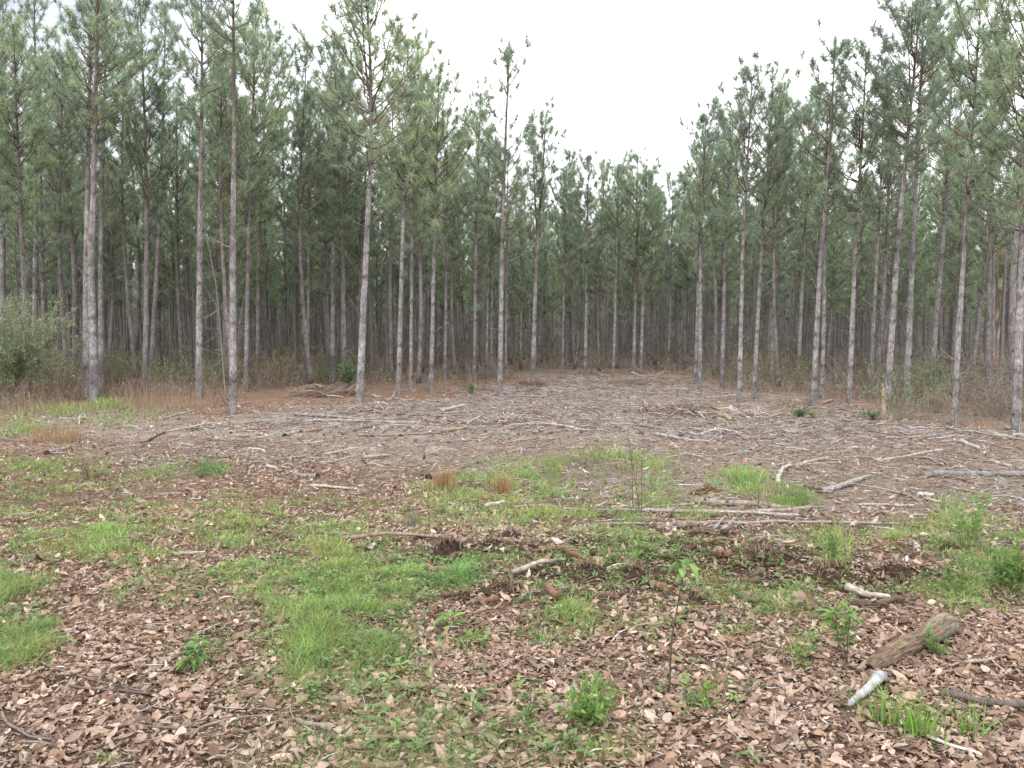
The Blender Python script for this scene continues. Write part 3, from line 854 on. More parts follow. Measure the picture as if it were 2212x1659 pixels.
def leaf_litter():
    mb = MB()
    tones = [(.45, .345, .275), (.365, .26, .20), (.29, .185, .13), (.52, .415, .34), (.18, .115, .085), (.385, .27, .195)]
    pr = [.21, .26, .21, .06, .17, .09]
    lim = lambda x, y: np.interp(x / y, [-.7, -.3, 0, .3, .7], [12.5, 11.0, 8.6, 7.2, 7.2])
    for y0, y1, per, det in ((1.5, 4.6, 4200, True), (1.5, 6.5, 2400, None), (4.6, 7.5, 2000, True), (7.5, 15, 850, False), (9, 22, 14, False)):
        area = .68 * (y1 ** 2 - y0 ** 2); n = int(area * per)
        x, y = sample_view(n, y0, y1); n = len(x)
        cl = .5 + .5 * vnoise(x * 1.1, y * 1.1, 41) + .35 * vnoise(x * 3.3, y * 3.3, 42)
        g = green(x, y)
        p = np.clip(.35 + .8 * cl, .08, 1) * (1 - .72 * np.clip(g * 1.1, 0, 1))
        if per > 20:
            p *= np.clip((lim(x, y) - y) / 2.0 + .5, .05, 1)
        dx, dy = flat_at(1450, 1215)
        p *= 1 - .8 * np.exp(-(((x - dx) / 2.2) ** 2 + ((y - dy) / .8) ** 2)) * np.clip(.7 + 1.2 * vnoise(x * 2.1, y * 2.1, 43), .1, 1)
        k = rng.random(n) < p
        for p0, p1, rr in CAPS:   # leaves do not lie on top of the larger branches
            dd = p1 - p0; tt = np.clip(((x - p0[0]) * dd[0] + (y - p0[1]) * dd[1]) / max(1e-6, dd @ dd), 0, 1)
            k &= np.hypot(x - p0[0] - tt * dd[0], y - p0[1] - tt * dd[1]) > rr
        x = x[k]; y = y[k]; n = len(x)
        O = np.stack([x, y, hgt(x, y) + rng.uniform(.002, .026, n)], 1)
        th = rng.uniform(0, 2 * PI, n)
        D = np.stack([np.cos(th), np.sin(th), rng.normal(.02, .22, n)], 1)
        Nn = np.stack([rng.normal(0, .27, n), rng.normal(0, .27, n), np.ones(n)], 1)
        L = np.clip((.030 if det is not None else .013) * np.exp(rng.normal(0, .5, n)), .005, .09); W = L * rng.uniform(.38, .66, n)
        leaves(mb, O - D * (L * .5)[:, None], D, Nn, L, W, pick(tones, n, .2, pr), 0, rng.normal(.05, .28, n), rng.normal(.10, .34, n), bool(det))
    tag(mb.build('fallen_leaves', M_LEAF), 'fallen tan and brown dead leaves covering the near ground', None, None, 'stuff')




def wood_litter():
    mb = MB()
    tones = [(.37, .325, .305), (.29, .245, .222), (.45, .415, .39), (.21, .165, .142), (.14, .105, .09), (.31, .24, .195)]
    for y0, y1, per, l0, l1, r0, r1, sp in ((6, 12, 260, .02, .12, .002, .0065, .68), (12, 20, 210, .04, .18, .003, .008, .68), (20, 33, 75, .06, .26, .005, .011, .5), (2.6, 6, 70, .03, .12, .0015, .004, .68),
                                     (6, 12, 8, .15, .45, .003, .008, .68), (12, 24, 7, .15, .55, .004, .010, .6), (24, 34, 3, .3, 1., .006, .012, .3)):
        n = int(sp * (y1 ** 2 - y0 ** 2) * per)
        x, y = sample_view(n, y0, y1, sp); n = len(x)
        lim = np.interp(x / y, [-.7, -.3, 0, .3, .7], [10.5, 9.2, 7.6, 6.2, 6.0])
        cl = vnoise(x * .55, y * .55, 51) + .6 * vnoise(x * 1.9, y * 1.9, 52)
        p = np.clip(.5 + .45 * cl, .06, 1)
        if y0 > 5:
            p *= np.clip((y - lim) / 2.2 + .35, .12, 1)
        fr = front(x, y)
        p *= np.clip((fr - y) / np.where(x / y < -.03, 3.0, 1.6), .06, 1)
        p *= np.where(x < -3.2, np.clip((fr - 3.5 - y) / 1.5, .10, 1), 1)
        p *= 1 - .5 * np.clip(green(x, y), 0, 1)
        k = rng.random(n) < p
        x = x[k]; y = y[k]; n = len(x)
        L = rng.uniform(l0, l1, n) * np.exp(rng.normal(0, .3, n)); R = rng.uniform(r0, r1, n)
        th = np.where(rng.random(n) < .35, rng.normal(0, .6, n), rng.uniform(0, PI, n))
        D = unit(np.stack([np.cos(th), np.sin(th), rng.normal(0, .13, n)], 1))
        O = np.stack([x, y, hgt(x, y) + R * .8 + rng.uniform(0, .035, n)], 1)
        mid = O + rng.normal(0, .05, (n, 3)) * L[:, None]
        c = pick(tones, n, .2, [.27, .24, .17, .14, .10, .08])
        tubes(mb, np.stack([O - D * L[:, None] * .5, mid, O + D * L[:, None] * .5], 1), np.stack([R, R * .95, R * .6], 1), 3 if l1 < .4 else 5, c, 0, False)
    n = 36000   # dropped pine needles
    x, y = sample_view(n, 2.6, 12); n = len(x)
    k = rng.random(n) < np.clip(.5 + .7 * vnoise(x * .8, y * .8, 55), .05, 1); x, y = x[k], y[k]; n = len(x)
    O = np.stack([x, y, hgt(x, y) + rng.uniform(.012, .04, n)], 1)
    needles(mb, O, unit(rng.normal(0, 1, (n, 3)) * np.array([1, 1, .16])), rng.uniform(.06, .16, n), np.full(n, .0022) + .0003 * y, pick([(.30, .18, .11), (.24, .14, .09), (.36, .25, .17), (.19, .12, .085)], n), 0)
    # flat chips and bark flakes
    n = 16000
    x, y = sample_view(n, 5.5, 24, .66); n = len(x)
    k = (y < front(x, y) - 1) & (rng.random(n) < 1 - .6 * green(x, y)); x = x[k]; y = y[k]; n = len(x)
    th = rng.uniform(0, 2 * PI, n); L = rng.uniform(.03, .10, n)
    O = np.stack([x, y, hgt(x, y) + rng.uniform(.006, .025, n)], 1)
    leaves(mb, O, np.stack([np.cos(th), np.sin(th), rng.normal(0, .2, n)], 1), np.stack([rng.normal(0, .35, n), rng.normal(0, .35, n), np.ones(n)], 1), L, L * rng.uniform(.25, .6, n), pick(tones + [(.42, .28, .2), (.30, .17, .11)], n, .2), 0, detail=False)
    tag(mb.build('wood_debris', M_TWIG), 'grey wood chips, splinters and twigs littering the clearing', None, None, 'stuff')


wood_litter()


def grass_patches():
    mb = MB()
    light = np.array([.315, .430, .140]); deep = np.array([.180, .340, .108]); base = np.array([.28, .30, .13])
    for cx, cy, rx, ry, dens, h, tone in PATCH:
        area = PI * rx * ry
        n = int(area * dens * .58)
        r = rng.random(n) ** .8; a = rng.uniform(0, 2 * PI, n)
        px = cx + rx * 1.5 * r * np.cos(a); py = cy + ry * 1.5 * r * np.sin(a)
        x, y, z = at(px, np.maximum(py, 790))
        cl = .45 + .7 * vnoise(x * 2.2, y * 2.2, 61) + .6 * vnoise(x * 6, y * 6, 62)
        k = rng.random(n) < np.clip(cl, .04, 1)
        x, y, z, cl, r = x[k], y[k], z[k], cl[k], r[k]; n = len(x)
        H = h * .82 * (1.1 - .5 * r) * rng.uniform(.2, 1.2, n) * np.clip(.5 + .6 * cl, .4, 1.4)
        c = (light * (1 - tone) + deep * tone) * np.exp(rng.normal(0, .2, (n, 1))) * (1 + rng.normal(0, .08, (n, 3)))
        c = c * (1 + .22 * vnoise(x * 3.7, y * 3.7, 66))[:, None] * np.stack([1 + .15 * vnoise(x * 2.3, y * 2.3, 67), np.ones(n), np.ones(n)], 1)
        yel = rng.random(n) < .2
        c[yel] = pick([(.36, .29, .15), (.30, .24, .11)], int(yel.sum()))
        blades(mb, np.stack([x, y, z], 1), H, (.0030 + .00045 * y) * np.exp(rng.normal(0, .45, n)), rng.normal(0, .6, (n, 2)) * H[:, None], c * .75 + base * .25, 0, c * 1.15, 2)
    # sparse blades everywhere in the near half
    n = 17000
    x, y = sample_view(n, 2.6, 11); n = len(x)
    k = rng.random(n) < np.clip(.25 + .8 * vnoise(x * .9, y * .9, 63), .03, 1); x = x[k]; y = y[k]; n = len(x)
    H = rng.uniform(.015, .06, n)
    blades(mb, np.stack([x, y, hgt(x, y)], 1), H, .002 + .0004 * y, rng.normal(0, .5, (n, 2)) * H[:, None], jit((.16, .24, .08), n), 0, None, 2)
    n = 16000   # short thin grass coming through the leaves in the near middle
    px = rng.normal(900, 210, n); py = rng.uniform(1430, 1680, n); x, y, z = at(px, py)
    k = rng.random(n) < np.clip(.35 + .9 * vnoise(x * 1.6, y * 1.6, 64), .05, 1); x, y, z = x[k], y[k], z[k]; n = len(x)
    H = rng.uniform(.02, .06, n)
    blades(mb, np.stack([x, y, z], 1), H, np.full(n, .0028), rng.normal(0, .6, (n, 2)) * H[:, None], jit((.27, .34, .14), n), 0, None, 2)
    tag(mb.build('grass', M_GRASS), 'patches of short green grass growing through the leaf litter', None, None, 'stuff')
    # low broad-leaved weeds
    mb = MB()
    for cx, cy, rx, ry, dens, h, tone in PATCH:
        if not 1000 < cy < 1640:
            continue
        n = int(PI * rx * ry * dens * .0038 * (2.6 if 850 < cx < 1900 and 1140 < cy < 1300 else 1))
        r = np.sqrt(rng.random(n)); a = rng.uniform(0, 2 * PI, n)
        x, y, z = at(cx + rx * 1.2 * r * np.cos(a), cy + ry * 1.2 * r * np.sin(a))
        m = 7
        O = np.repeat(np.stack([x, y, z + rng.uniform(.01, .05, n)], 1), m, 0); s = len(O)
        O += rng.normal(0, .018, (s, 3)) * np.array([1, 1, .5]); O[:, 2] = np.maximum(O[:, 2], hgt(O[:, 0], O[:, 1]) + .006)
        th = rng.uniform(0, 2 * PI, s)
        D = np.stack([np.cos(th), np.sin(th), rng.uniform(.0, .7, s)], 1)
        leaves(mb, O, D, np.tile([0, 0, 1.], (s, 1)) + rng.normal(0, .3, (s, 3)), rng.uniform(.02, .05, s), rng.uniform(.010, .022, s), np.repeat(pick([(.19, .28, .10), (.15, .23, .085), (.25, .32, .13)], n), m, 0), 0, -.1, .2, detail=False)
    tag(mb.build('weeds', M_GREEN), 'low broad-leaved green weeds between the grass and dead leaves', None, None, 'stuff')


grass_patches()


# ------------------------------------------------------------------ fallen branches and logs
def stick_mesh(pts, r, col, taper=.7, bend=.02, knots=2, lift=(0, 0), twigs=0, endcol=None, sides=8, r_end=None, bury=.25, free=False):
    """pts: ground points (k,3) the stick lies along; lift: height of each end above the ground"""
    pts = np.asarray(pts, float)
    L = float(np.linalg.norm(pts[-1] - pts[0]))
    n = max(18, min(48, int(L / max(r, .01) * .9)))
    q = interp_path(pts, n); t = np.linspace(0, 1, n)
    sd = unit(np.cross(q[-1] - q[0], [0, 0, 1.]))
    q += sd * (bend * L * (np.sin(t * PI * rng.uniform(.8, 1.6) + rng.uniform(0, 2)) + .25 * np.sin(t * 9 + rng.uniform(0, 6))))[:, None] * min(1, 1.2 / max(L, .1))
    R = r * (1 - (1 - taper) * t) * (1 + .07 * np.sin(t * 17 + rng.uniform(0, 6))) * np.exp(rng.normal(0, .05, n))
    g = hgt(q[:, 0], q[:, 1])
    if free:
        q[:, 2] = np.maximum(q[:, 2] + R * .5, g + R * .6)
    else:
        q[:, 2] = np.maximum(g + R * (1 - bury), np.interp(t, [0, 1], [g[0] + R[0] + lift[0], g[-1] + R[-1] + lift[1]]) - .0 * t)
    q[:, 2] += .016 * np.clip((9 - q[:, 1]) / 3, 0, 1)
    q[:, 2] += r * .25 * np.sin(t * 7 + rng.uniform(0, 6)) * (t > .05)
    for _ in range(2):
        q[1:-1, 2] = (q[:-2, 2] + 2 * q[1:-1, 2] + q[2:, 2]) / 4
    mb = MB()
    c = np.tile(np.asarray(col, float), (n, 1)) * np.exp(rng.normal(0, .10, (n, 1)))
    top = c.copy()
    R2 = R.copy(); R2[0] *= .85; R2[-1] *= .55
    if endcol is not None:
        c[:2] = endcol
    tubes(mb, q, R2, sides + (6 if r > .025 else 0), c[None], 0, True, .10 if r < .025 else .055)
    for _ in range(knots):
        f = rng.uniform(.1, .9); p = np.array([np.interp(f, t, q[:, i]) for i in range(3)])
        d = unit(rng.normal(0, 1, 3) * np.array([1, 1, .4]) + np.array([0, 0, .35])); l = r * rng.uniform(1.2, 2.4)
        tubes(mb, np.array([p, p + d * l * .6, p + d * l]), np.array([r * .38, r * .32, r * .24]), 6, np.asarray(col) * .75, 0)
    for _ in range(twigs):
        f = rng.uniform(.25, .95); p = np.array([np.interp(f, t, q[:, i]) for i in range(3)])
        d = unit(unit(q[-1] - q[0]) * .6 + rng.normal(0, .6, 3) * np.array([1, 1, .35]) + np.array([0, 0, .25])); l = L * rng.uniform(.12, .3)
        tubes(mb, np.array([p, p + d * l * .35 + rng.normal(0, .01, 3), p + d * l * .7, p + d * l + np.array([0, 0, -.02])]), np.array([.3, .25, .2, .1]) * r, 4, np.asarray(col) * .95, 0)
    return mb, q[0]


CAPS = []


def stick(label, pts, wpx, col=GREY, name='fallen_branch', cat='branch', group='branches lying in the clearing', **kw):
    P = np.array([P3(*p) for p in pts])
    if kw.get('lift', (0, 0)) != (0, 0):   # one end off the ground: the stick rises in an upright plane through its foot
        i0 = int(np.argmax([p[1] for p in pts])); Y0 = P[i0, 1]
        P = np.array([P[i] if i == i0 else at_depth(pts[i][0], pts[i][1], Y0 + .25 * abs(pts[i][0] - pts[i0][0]) / FPX * Y0) for i in range(len(pts))])
        P[:, 2] = np.maximum(P[:, 2], hgt(P[:, 0], P[:, 1])); kw['free'] = True
    r = max(.006, wpx / FPX * P[:, 1].mean() / 2)
    if P[0, 1] < 14:
        for i in range(len(P) - 1):
            CAPS.append((P[i, :2], P[i + 1, :2], r * .8 + .008))
        kw.setdefault('bury', -.25 if r < .02 else .05)
    mb, o = stick_mesh(P, r, col, **kw)
    return tag(mb.build(name, M_WOOD, None, loc=P[0], smooth=True), label, cat, group)


T1 = lambda *p: [(a * .25, 707 + b * .25) for a, b in p]
T2 = lambda *p: [(553 + a * .25, 707 + b * .25) for a, b in p]
T3 = lambda *p: [(1106 + a * .25, 707 + b * .25) for a, b in p]
T4 = lambda *p: [(1659 + a * .25, 707 + b * .25) for a, b in p]
BL = lambda *p: [(a * .5, 864 + b * .5) for a, b in p]
BR = lambda *p: [(1106 + a * .5, 864 + b * .5) for a, b in p]
B2 = lambda *p: [(553 + a * .337, 1100 + b * .337) for a, b in p]
B4 = lambda *p: [(1659 + a * .337, 1100 + b * .337) for a, b in p]

# left part of the clearing
stick('brown pole across the grass at the left edge, dark tip at its right', T1((-60, 965), (230, 1000)), 6, BROWN)
stick('thin grey stick at the left edge above the brown pole', T1((-40, 905), (250, 895)), 4, GREY)
stick('topmost thin pale stick at the left edge near green grass', T1((-30, 882), (140, 880)), 3, PALE)
stick('short grey log with dark burnt end near the brown grass tufts', T1((390, 1105), (620, 1040)), 9, GREY, endcol=(.03, .025, .02), name='fallen_log', cat='log')
stick('thin pale stick in the tall grass below the left pine cluster', T1((520, 790), (715, 800)), 4, PALE)
stick('dark chunk of wood in the grass below the left pine cluster', T1((500, 745), (590, 735)), 8, DARK)
stick('pale leaning stick ending at a dark chunk in the left grass', T1((680, 775), (800, 805)), 4, PALE, lift=(.06, 0))
stick('dark stick standing slantwise out of the chips on the left', T1((1250, 1005), (1430, 905)), 6, DARK, lift=(0, .14))
stick('long pale pole leaning on a twig heap at left, tip raised', T1((1370, 805), (1680, 720)), 6, GREY, lift=(0, .12))
stick('thin pale curved stick lying alone left of the clearing', T1((1460, 1045), (1700, 1050), (1860, 1030)), 4, PALE)
stick('short grey stick standing angled below the bare-limbed pine', T1((1440, 1000), (1640, 930)), 4, TAN, lift=(0, .06))
stick('pale short log just left of the middle of the chip field', T1((2040, 955), (2160, 945)), 8, PALE, name='fallen_log', cat='log')
stick('fallen thin trunk on the orange straw behind the grey left pines', T1((1260, 480), (1500, 540), (1680, 590)), 5, GREY)
stick('white short stick on orange straw right of the bare-limbed pine', T1((2055, 672), (2180, 655)), 4, PALE)
stick('grey slanted stick pair member below the bare-limbed pine', T1((1770, 810), (1870, 880)), 5, PALE)
# middle
stick('long straight grey pole lying across the left middle, upper one', T2((330, 765), (700, 795), (1050, 810)), 8, GREY, knots=3)
stick('long pale pole lying across the left middle, lower one', T2((420, 815), (900, 818), (1430, 835)), 6, PALE)
stick('grey broken log at the left end of the long poles', T2((0, 815), (310, 830)), 8, GREY)
stick('dark rotten log at the right end of the long poles', T2((1480, 830), (1760, 825)), 9, BROWN)
stick('grey log with splintered right end beside the rotten log', T2((1780, 830), (2020, 840)), 10, GREY, name='fallen_log', cat='log')
stick('thin pole crossing over the right end of the long poles', T2((1380, 740), (1620, 780)), 5, GREY)
stick('white slanting stick propped against the splintered log', T2((1820, 840), (1970, 750)), 5, PALE, lift=(0, .1))
stick('pale raised log above the right end of the long poles', T2((1590, 725), (1810, 680)), 9, PALE, name='fallen_log', cat='log', lift=(.03, .12))
stick('grey log lying under the pale raised log', T2((1640, 755), (1890, 735)), 7, GREY)
stick('short dark log left of the stacked grey logs by the poles', T2((1220, 770), (1310, 745)), 9, BROWN)
stick('grey short log beside the short dark log by the poles', T2((1300, 775), (1450, 760)), 8, GREY)
stick('brown short log at the far left of the middle chips', T2((-120, 910), (130, 880)), 9, (.30, .23, .18), name='fallen_log', cat='log')
stick('white-topped short log with dark underside, left of middle', T2((230, 955), (400, 905)), 9, PALE, name='fallen_log', cat='log', endcol=(.03, .025, .02))
stick('tan stick trailing right of the white-topped short log', T2((410, 915), (590, 880)), 7, TAN)
stick('small white stick below the white-topped short log', T2((400, 1003), (495, 985)), 5, WHITE)
stick('white splinter lying flat left of the middle', T2((-60, 1060), (90, 1080)), 7, WHITE)
stick('tan smooth log pointing right in the middle of the chips', T2((1600, 915), (1830, 875)), 9, TAN, name='fallen_log', cat='log')
stick('thin pole running left from the tan smooth log', T2((880, 940), (1200, 940), (1600, 920)), 5, GREY)
stick('grey stick leaning across the thin pole in mid chips', T2((1040, 935), (1180, 870)), 6, GREY)
stick('pale knobbly branch alone in the middle leaf litter', T2((920, 1130), (1060, 1135), (1170, 1105)), 8, PALE, knots=4)
stick('short white splinter in the leaf litter left of middle', T2((95, 1210), (180, 1232)), 8, WHITE)
stick('short grey log with black rotten right end, left of middle', T2((540, 1312), (310, 1292)), 11, GREY, name='fallen_log', cat='log', endcol=(.025, .02, .017), taper=.8)
stick('thin pale stick under the log with black rotten end', T2((380, 1350), (530, 1330)), 4, PALE)
stick('long pale knotted branch below the log with black end', T2((470, 1385), (650, 1392), (830, 1412)), 7, (.42, .37, .33), knots=4)
stick('log with black hollow end behind the brown grass tuft', T2((1475, 1320), (1640, 1290), (1780, 1262)), 14, GREY, name='fallen_log', cat='log', endcol=(.02, .018, .015))
stick('thin grey pole continuing right of the log with hollow end', T2((1790, 1262), (2030, 1262)), 5, GREY)
stick('white short log lying in grass right of the grass tufts', T2((1985, 1570), (2150, 1525)), 10, WHITE, name='fallen_log', cat='log')
stick('long thin brown stick left of the white short log', T2((1380, 1612), (1700, 1590), (1960, 1560)), 4, (.33, .26, .2))
stick('thin dark stick below the white short log', T2((1780, 1610), (2180, 1580)), 4, BROWN)
stick('thin slanted pale twig right of the long knotted branch', T2((1000, 1420), (1150, 1320)), 4, TAN)
stick('white stick on orange straw behind the broad-crowned pine', T2((520, 580), (750, 625)), 6, PALE)
stick('white forked stub leaning beside the broad-crowned pine foot', T2((1050, 650), (1110, 730)), 6, WHITE, lift=(.12, 0))
stick('pale arched stick right of the broad-crowned pine', T2((1150, 630), (1190, 600), (1198, 545)), 5, PALE, lift=(0, .2))
stick('long faint pole on far straw between middle pines', T2((1200, 620), (1450, 655), (1560, 658)), 4, PALE)
stick('short grey log at the foot of the broad-crowned pine', T2((1000, 600), (1085, 610)), 6, PALE)
# right of middle
stick('long grey pole slanting down right in the middle of the chips', T3((300, 845), (480, 870), (680, 905)), 7, (.42, .36, .32))
stick('tan log half buried below the long slanting grey pole', T3((280, 925), (480, 895)), 7, TAN)
stick('dark log at left of the central chip field', T3((60, 718), (290, 745)), 7, BROWN)
stick('curved dark branch below the dark log in the centre', T3((0, 830), (210, 800), (380, 765)), 7, (.22, .18, .16))
stick('pale flat stick touching the long slanting grey pole', T3((-40, 865), (130, 845), (290, 843)), 6, PALE)
stick('long thin pale pole at the back of the chip field', T3((0, 597), (310, 606)), 4, PALE)
stick('pale long pole running right below the dark hollow', T3((1240, 935), (1480, 975), (1720, 1005)), 8, PALE, knots=3)
stick('grey pole along the upper lip of the dark hollow', T3((1110, 855), (1290, 885), (1540, 905)), 6, GREY)
stick('pale log at the right end of the dark hollow', T3((1530, 930), (1650, 942)), 8, PALE)
stick('thin pale pole right of the dark hollow', T3((1520, 880), (1820, 905)), 5, PALE)
stick('dark rotten log with white broken left end, right of centre', T3((1425, 735), (1500, 750), (1610, 770)), 14, (.10, .085, .07), name='fallen_log', cat='log', endcol=(.62, .6, .62))
stick('yellow split log, broad plank-like, right of the rotten log', T3((1745, 755), (1880, 810)), 11, YELLOW, name='fallen_log', cat='log')
stick('second yellow split piece lying under the broad yellow log', T3((1780, 785), (1860, 855)), 6, (.36, .30, .2))
stick('white knobbly stump piece right of the yellow split log', T3((1890, 710), (1930, 755)), 10, WHITE, knots=4)
stick('white upright-leaning splinter between rotten and yellow logs', T3((1610, 735), (1665, 795)), 6, WHITE, lift=(.1, 0))
stick('pale stick raised from the brush pile at the back centre', T3((1030, 395), (1130, 432)), 5, PALE, lift=(.3, .22))
stick('thin curved pale branch in chips behind the bare saplings', T3((1340, 1140), (1500, 1110), (1720, 1155)), 5, (.42, .36, .32))
stick('dark broken branch in grass left of the flattened log', T3((910, 1460), (1060, 1495)), 7, BROWN)
stick('broad flattened grey log behind the lying white-ended log', T3((1560, 1530), (1800, 1545), (2210, 1570)), 15, (.27, .225, .2), name='fallen_log', cat='log', knots=3)
stick('long brown log through the grass with white right end', BR((560, 490), (850, 495), (1150, 495), (1300, 480)), 9, (.33, .27, .24), name='fallen_log', cat='log', knots=4, taper=.95)
stick('pale smooth log end lying right of the flattened log', BR((1115, 472), (1350, 478)), 8, PALE, name='fallen_log', cat='log')
stick('long brown pole lying low across the right middle grass', BR((350, 550), (800, 542), (1250, 545), (1680, 550)), 7, (.30, .24, .21), knots=5, taper=.95)
stick('thick bark-covered chunk on the long brown pole', BR((705, 556), (800, 560)), 16, (.24, .19, .165), name='fallen_log', cat='log', taper=.95, knots=0)
stick('thin grey branch left along the grass above the brown pole', BR((0, 470), (160, 465), (340, 485), (560, 490)), 6, (.28, .23, .2))
stick('short white-ended stick crossing the long brown pole', BR((905, 572), (960, 530)), 8, PALE, lift=(0, .05))
# right
stick('curved pale branch with white front end, right of centre', T4((65, 1365), (75, 1300), (130, 1240), (230, 1205)), 11, WHITE, name='fallen_log', cat='log', taper=.6)
stick('smooth pale pole behind the curved white branch', T4((230, 1210), (390, 1175), (550, 1140)), 9, PALE)
stick('long smooth grey branch with dark forked foot, right middle', T4((420, 1440), (560, 1415), (690, 1370), (890, 1300)), 13, (.31, .28, .268), name='fallen_log', cat='log', endcol=(.08, .06, .05), knots=2, taper=.65)
stick('dark forked stub at the foot of the long smooth branch', T4((320, 1395), (430, 1440)), 10, DARK, knots=3)
stick('white short log beside the crossing dark branches at right', T4((1290, 1475), (1440, 1465)), 11, WHITE, name='fallen_log', cat='log')
stick('pale broken wedge below the white short log at right', T4((1360, 1510), (1500, 1530)), 9, PALE)
stick('grey-green slanting branch left of the white short log', T4((1080, 1410), (1200, 1475), (1330, 1540)), 8, (.25, .22, .18))
stick('long thin grey pole lying level in the right leaf litter', T4((780, 1555), (1000, 1550), (1270, 1560)), 6, (.42, .37, .34))
stick('long flat grey trunk running off the right edge', T4((1340, 1300), (1700, 1295), (2240, 1300)), 14, (.215, .20, .195), name='fallen_log', cat='log', knots=2, taper=.9)
stick('dark jagged stub at left end of the long flat grey trunk', T4((1190, 1280), (1290, 1275), (1400, 1262)), 9, BROWN, knots=4, lift=(0, .08))
stick('rusty brown branch below the long flat grey trunk', T4((1600, 1305), (1700, 1345), (1820, 1370)), 8, (.25, .165, .115))
stick('thin tan branch below the rusty brown branch', T4((1530, 1385), (1700, 1420), (1840, 1455)), 5, TAN)
stick('pair branch, darker upper one of two crossing slanted sticks', T4((1370, 1090), (1470, 1150), (1550, 1200)), 6, (.26, .22, .21))
stick('paler lower one of two crossing slanted sticks at right', T4((1340, 1095), (1420, 1150), (1510, 1200)), 6, PALE)
stick('short white stick far right above the long flat trunk', T4((1920, 1170), (2080, 1215)), 9, PALE)
stick('white smooth log slanting down right at far right', T4((1670, 1000), (1820, 1065)), 10, WHITE, name='fallen_log', cat='log')
stick('long pale pole slanting from the stump toward the right edge', T4((1550, 875), (1700, 905), (1900, 935)), 6, PALE)
stick('level pale pole at the right edge of the chips, left of slanting pole', T4((1190, 875), (1400, 880), (1550, 882)), 6, PALE)
stick('short pale log in front of the right thick pine', T4((2060, 880), (2140, 905)), 9, PALE, name='fallen_log', cat='log')
stick('pale long pole near right edge below the thick pine', T4((1920, 940), (2060, 965), (2240, 985)), 7, PALE)
stick('white stick just above the pale long pole at the right edge', T4((2110, 940), (2230, 942)), 7, WHITE)
stick('thin grey stick between the slanting log and right edge', T4((1800, 985), (2000, 1025)), 5, (.45, .4, .37))
stick('level thin pale stick behind the white slanting log', T4((1480, 995), (1680, 998)), 5, PALE)
stick('long tan pole in front of the broken pale stump', T4((600, 810), (780, 815)), 6, TAN)
stick('tan pole lying on orange straw by the leaning pair', T4((465, 665), (570, 635)), 6, TAN)
stick('short pale log in the middle of the right chip field', T4((680, 1060), (850, 1052)), 8, PALE, name='fallen_log', cat='log')
stick('dark-shadowed stick left of the stump, slanting up right', T4((890, 1005), (960, 968)), 6, GREY)
stick('twin pale sticks, upper one left of right chip field', T4((180, 895), (345, 915)), 6, PALE)
stick('twin pale sticks, lower one left of right chip field', T4((140, 905), (250, 922)), 5, PALE)
stick('short pale stick angled down in the right chips', T4((910, 1150), (1030, 1178)), 6, PALE)
stick('thin raised grey twig arching over the right chips', T4((850, 1260), (1060, 1280), (1220, 1310)), 4, (.45, .4, .38))
# near
stick('long flat brown board-like log left of the dirt clod', BL((1480, 614), (1660, 604), (1890, 608)), 9, (.28, .20, .165), name='fallen_log', cat='log')
stick('short log leaning out of the broken root clump in the middle', BR((0, 768), (110, 735), (230, 705)), 12, (.36, .31, .275), name='fallen_log', cat='log')
stick('rotten brown log behind the short leaning log, broken open', BR((150, 665), (250, 690), (340, 715)), 13, (.19, .11, .075), name='fallen_log', cat='log', knots=3)
stick('rotten orange-brown log on the dirt bank right of middle', BR((845, 632), (980, 628)), 10, (.23, .135, .08), name='fallen_log', cat='log')
stick('dark branch lying behind the thick mossy log', B4((560, 645), (700, 635), (835, 610)), 16, (.13, .09, .07), knots=2)
stick('thin dark branch bending right of the dark log', B4((880, 615), (970, 585), (1060, 600)), 6, (.16, .12, .1))
stick('split grey log piece with pale face behind the seedling', B4((500, 540), (620, 580), (780, 600)), 18, (.44, .385, .335), name='fallen_log', cat='log', taper=.6)
stick('thin dark twig lying straight behind the thick log', B4((690, 718), (860, 715), (1080, 710)), 5, BROWN)
stick('white barkless log in the grass at the lower right', B4((740, 1120), (640, 1200), (500, 1300)), 26, (.36, .352, .357), name='fallen_log', cat='log', taper=.45, knots=0)
stick('dark brown log running off the lower right edge', B4((1120, 1222), (1350, 1275), (1680, 1315)), 15, (.145, .115, .10), name='fallen_log', cat='log', taper=1.15, knots=2)
stick('white flat splinter at the bottom right in dead leaves', B4((1020, 1490), (1200, 1560), (1370, 1615)), 8, (.55, .5, .47), twigs=0, taper=.8)
stick('grey weathered stick in leaves right of the thick log', B4((1250, 1010), (1400, 1000), (1540, 970)), 8, (.33, .28, .25), knots=3)
stick('small thick grey stick left of the white barkless log', B4((60, 1105), (180, 1110)), 9, (.27, .22, .19))
stick('brown knobbly branch at the bottom among leaves, left of centre', B2((700, 1500), (900, 1500), (1180, 1535)), 11, (.21, .15, .12), knots=4, name='fallen_branch', taper=.75)
stick('grey barked stick in bottom leaves above the knobbly branch', B2((270, 1395), (380, 1425), (480, 1455)), 12, (.25, .2, .175), knots=2)
stick('dark brown rotten stick next to the grey barked stick', B2((380, 1390), (520, 1350)), 11, (.16, .105, .08))
stick('curved grey twig pair at the bottom right of centre', B2((1320, 1400), (1400, 1350), (1490, 1330)), 9, (.25, .21, .19), knots=2)
stick('thin dark twig in leaves beneath the thin tall sapling', B2((1240, 1100), (1380, 1085), (1480, 1075)), 5, (.17, .12, .1))
stick('curved twig lying across the left leaves', BL((600, 960), (690, 978), (820, 970)), 4, (.24, .19, .17))
stick('long thin arched twig at the bottom left foreground', BL((820, 1480), (860, 1430), (1050, 1390), (1330, 1360)), 4, (.26, .2, .175), twigs=2)
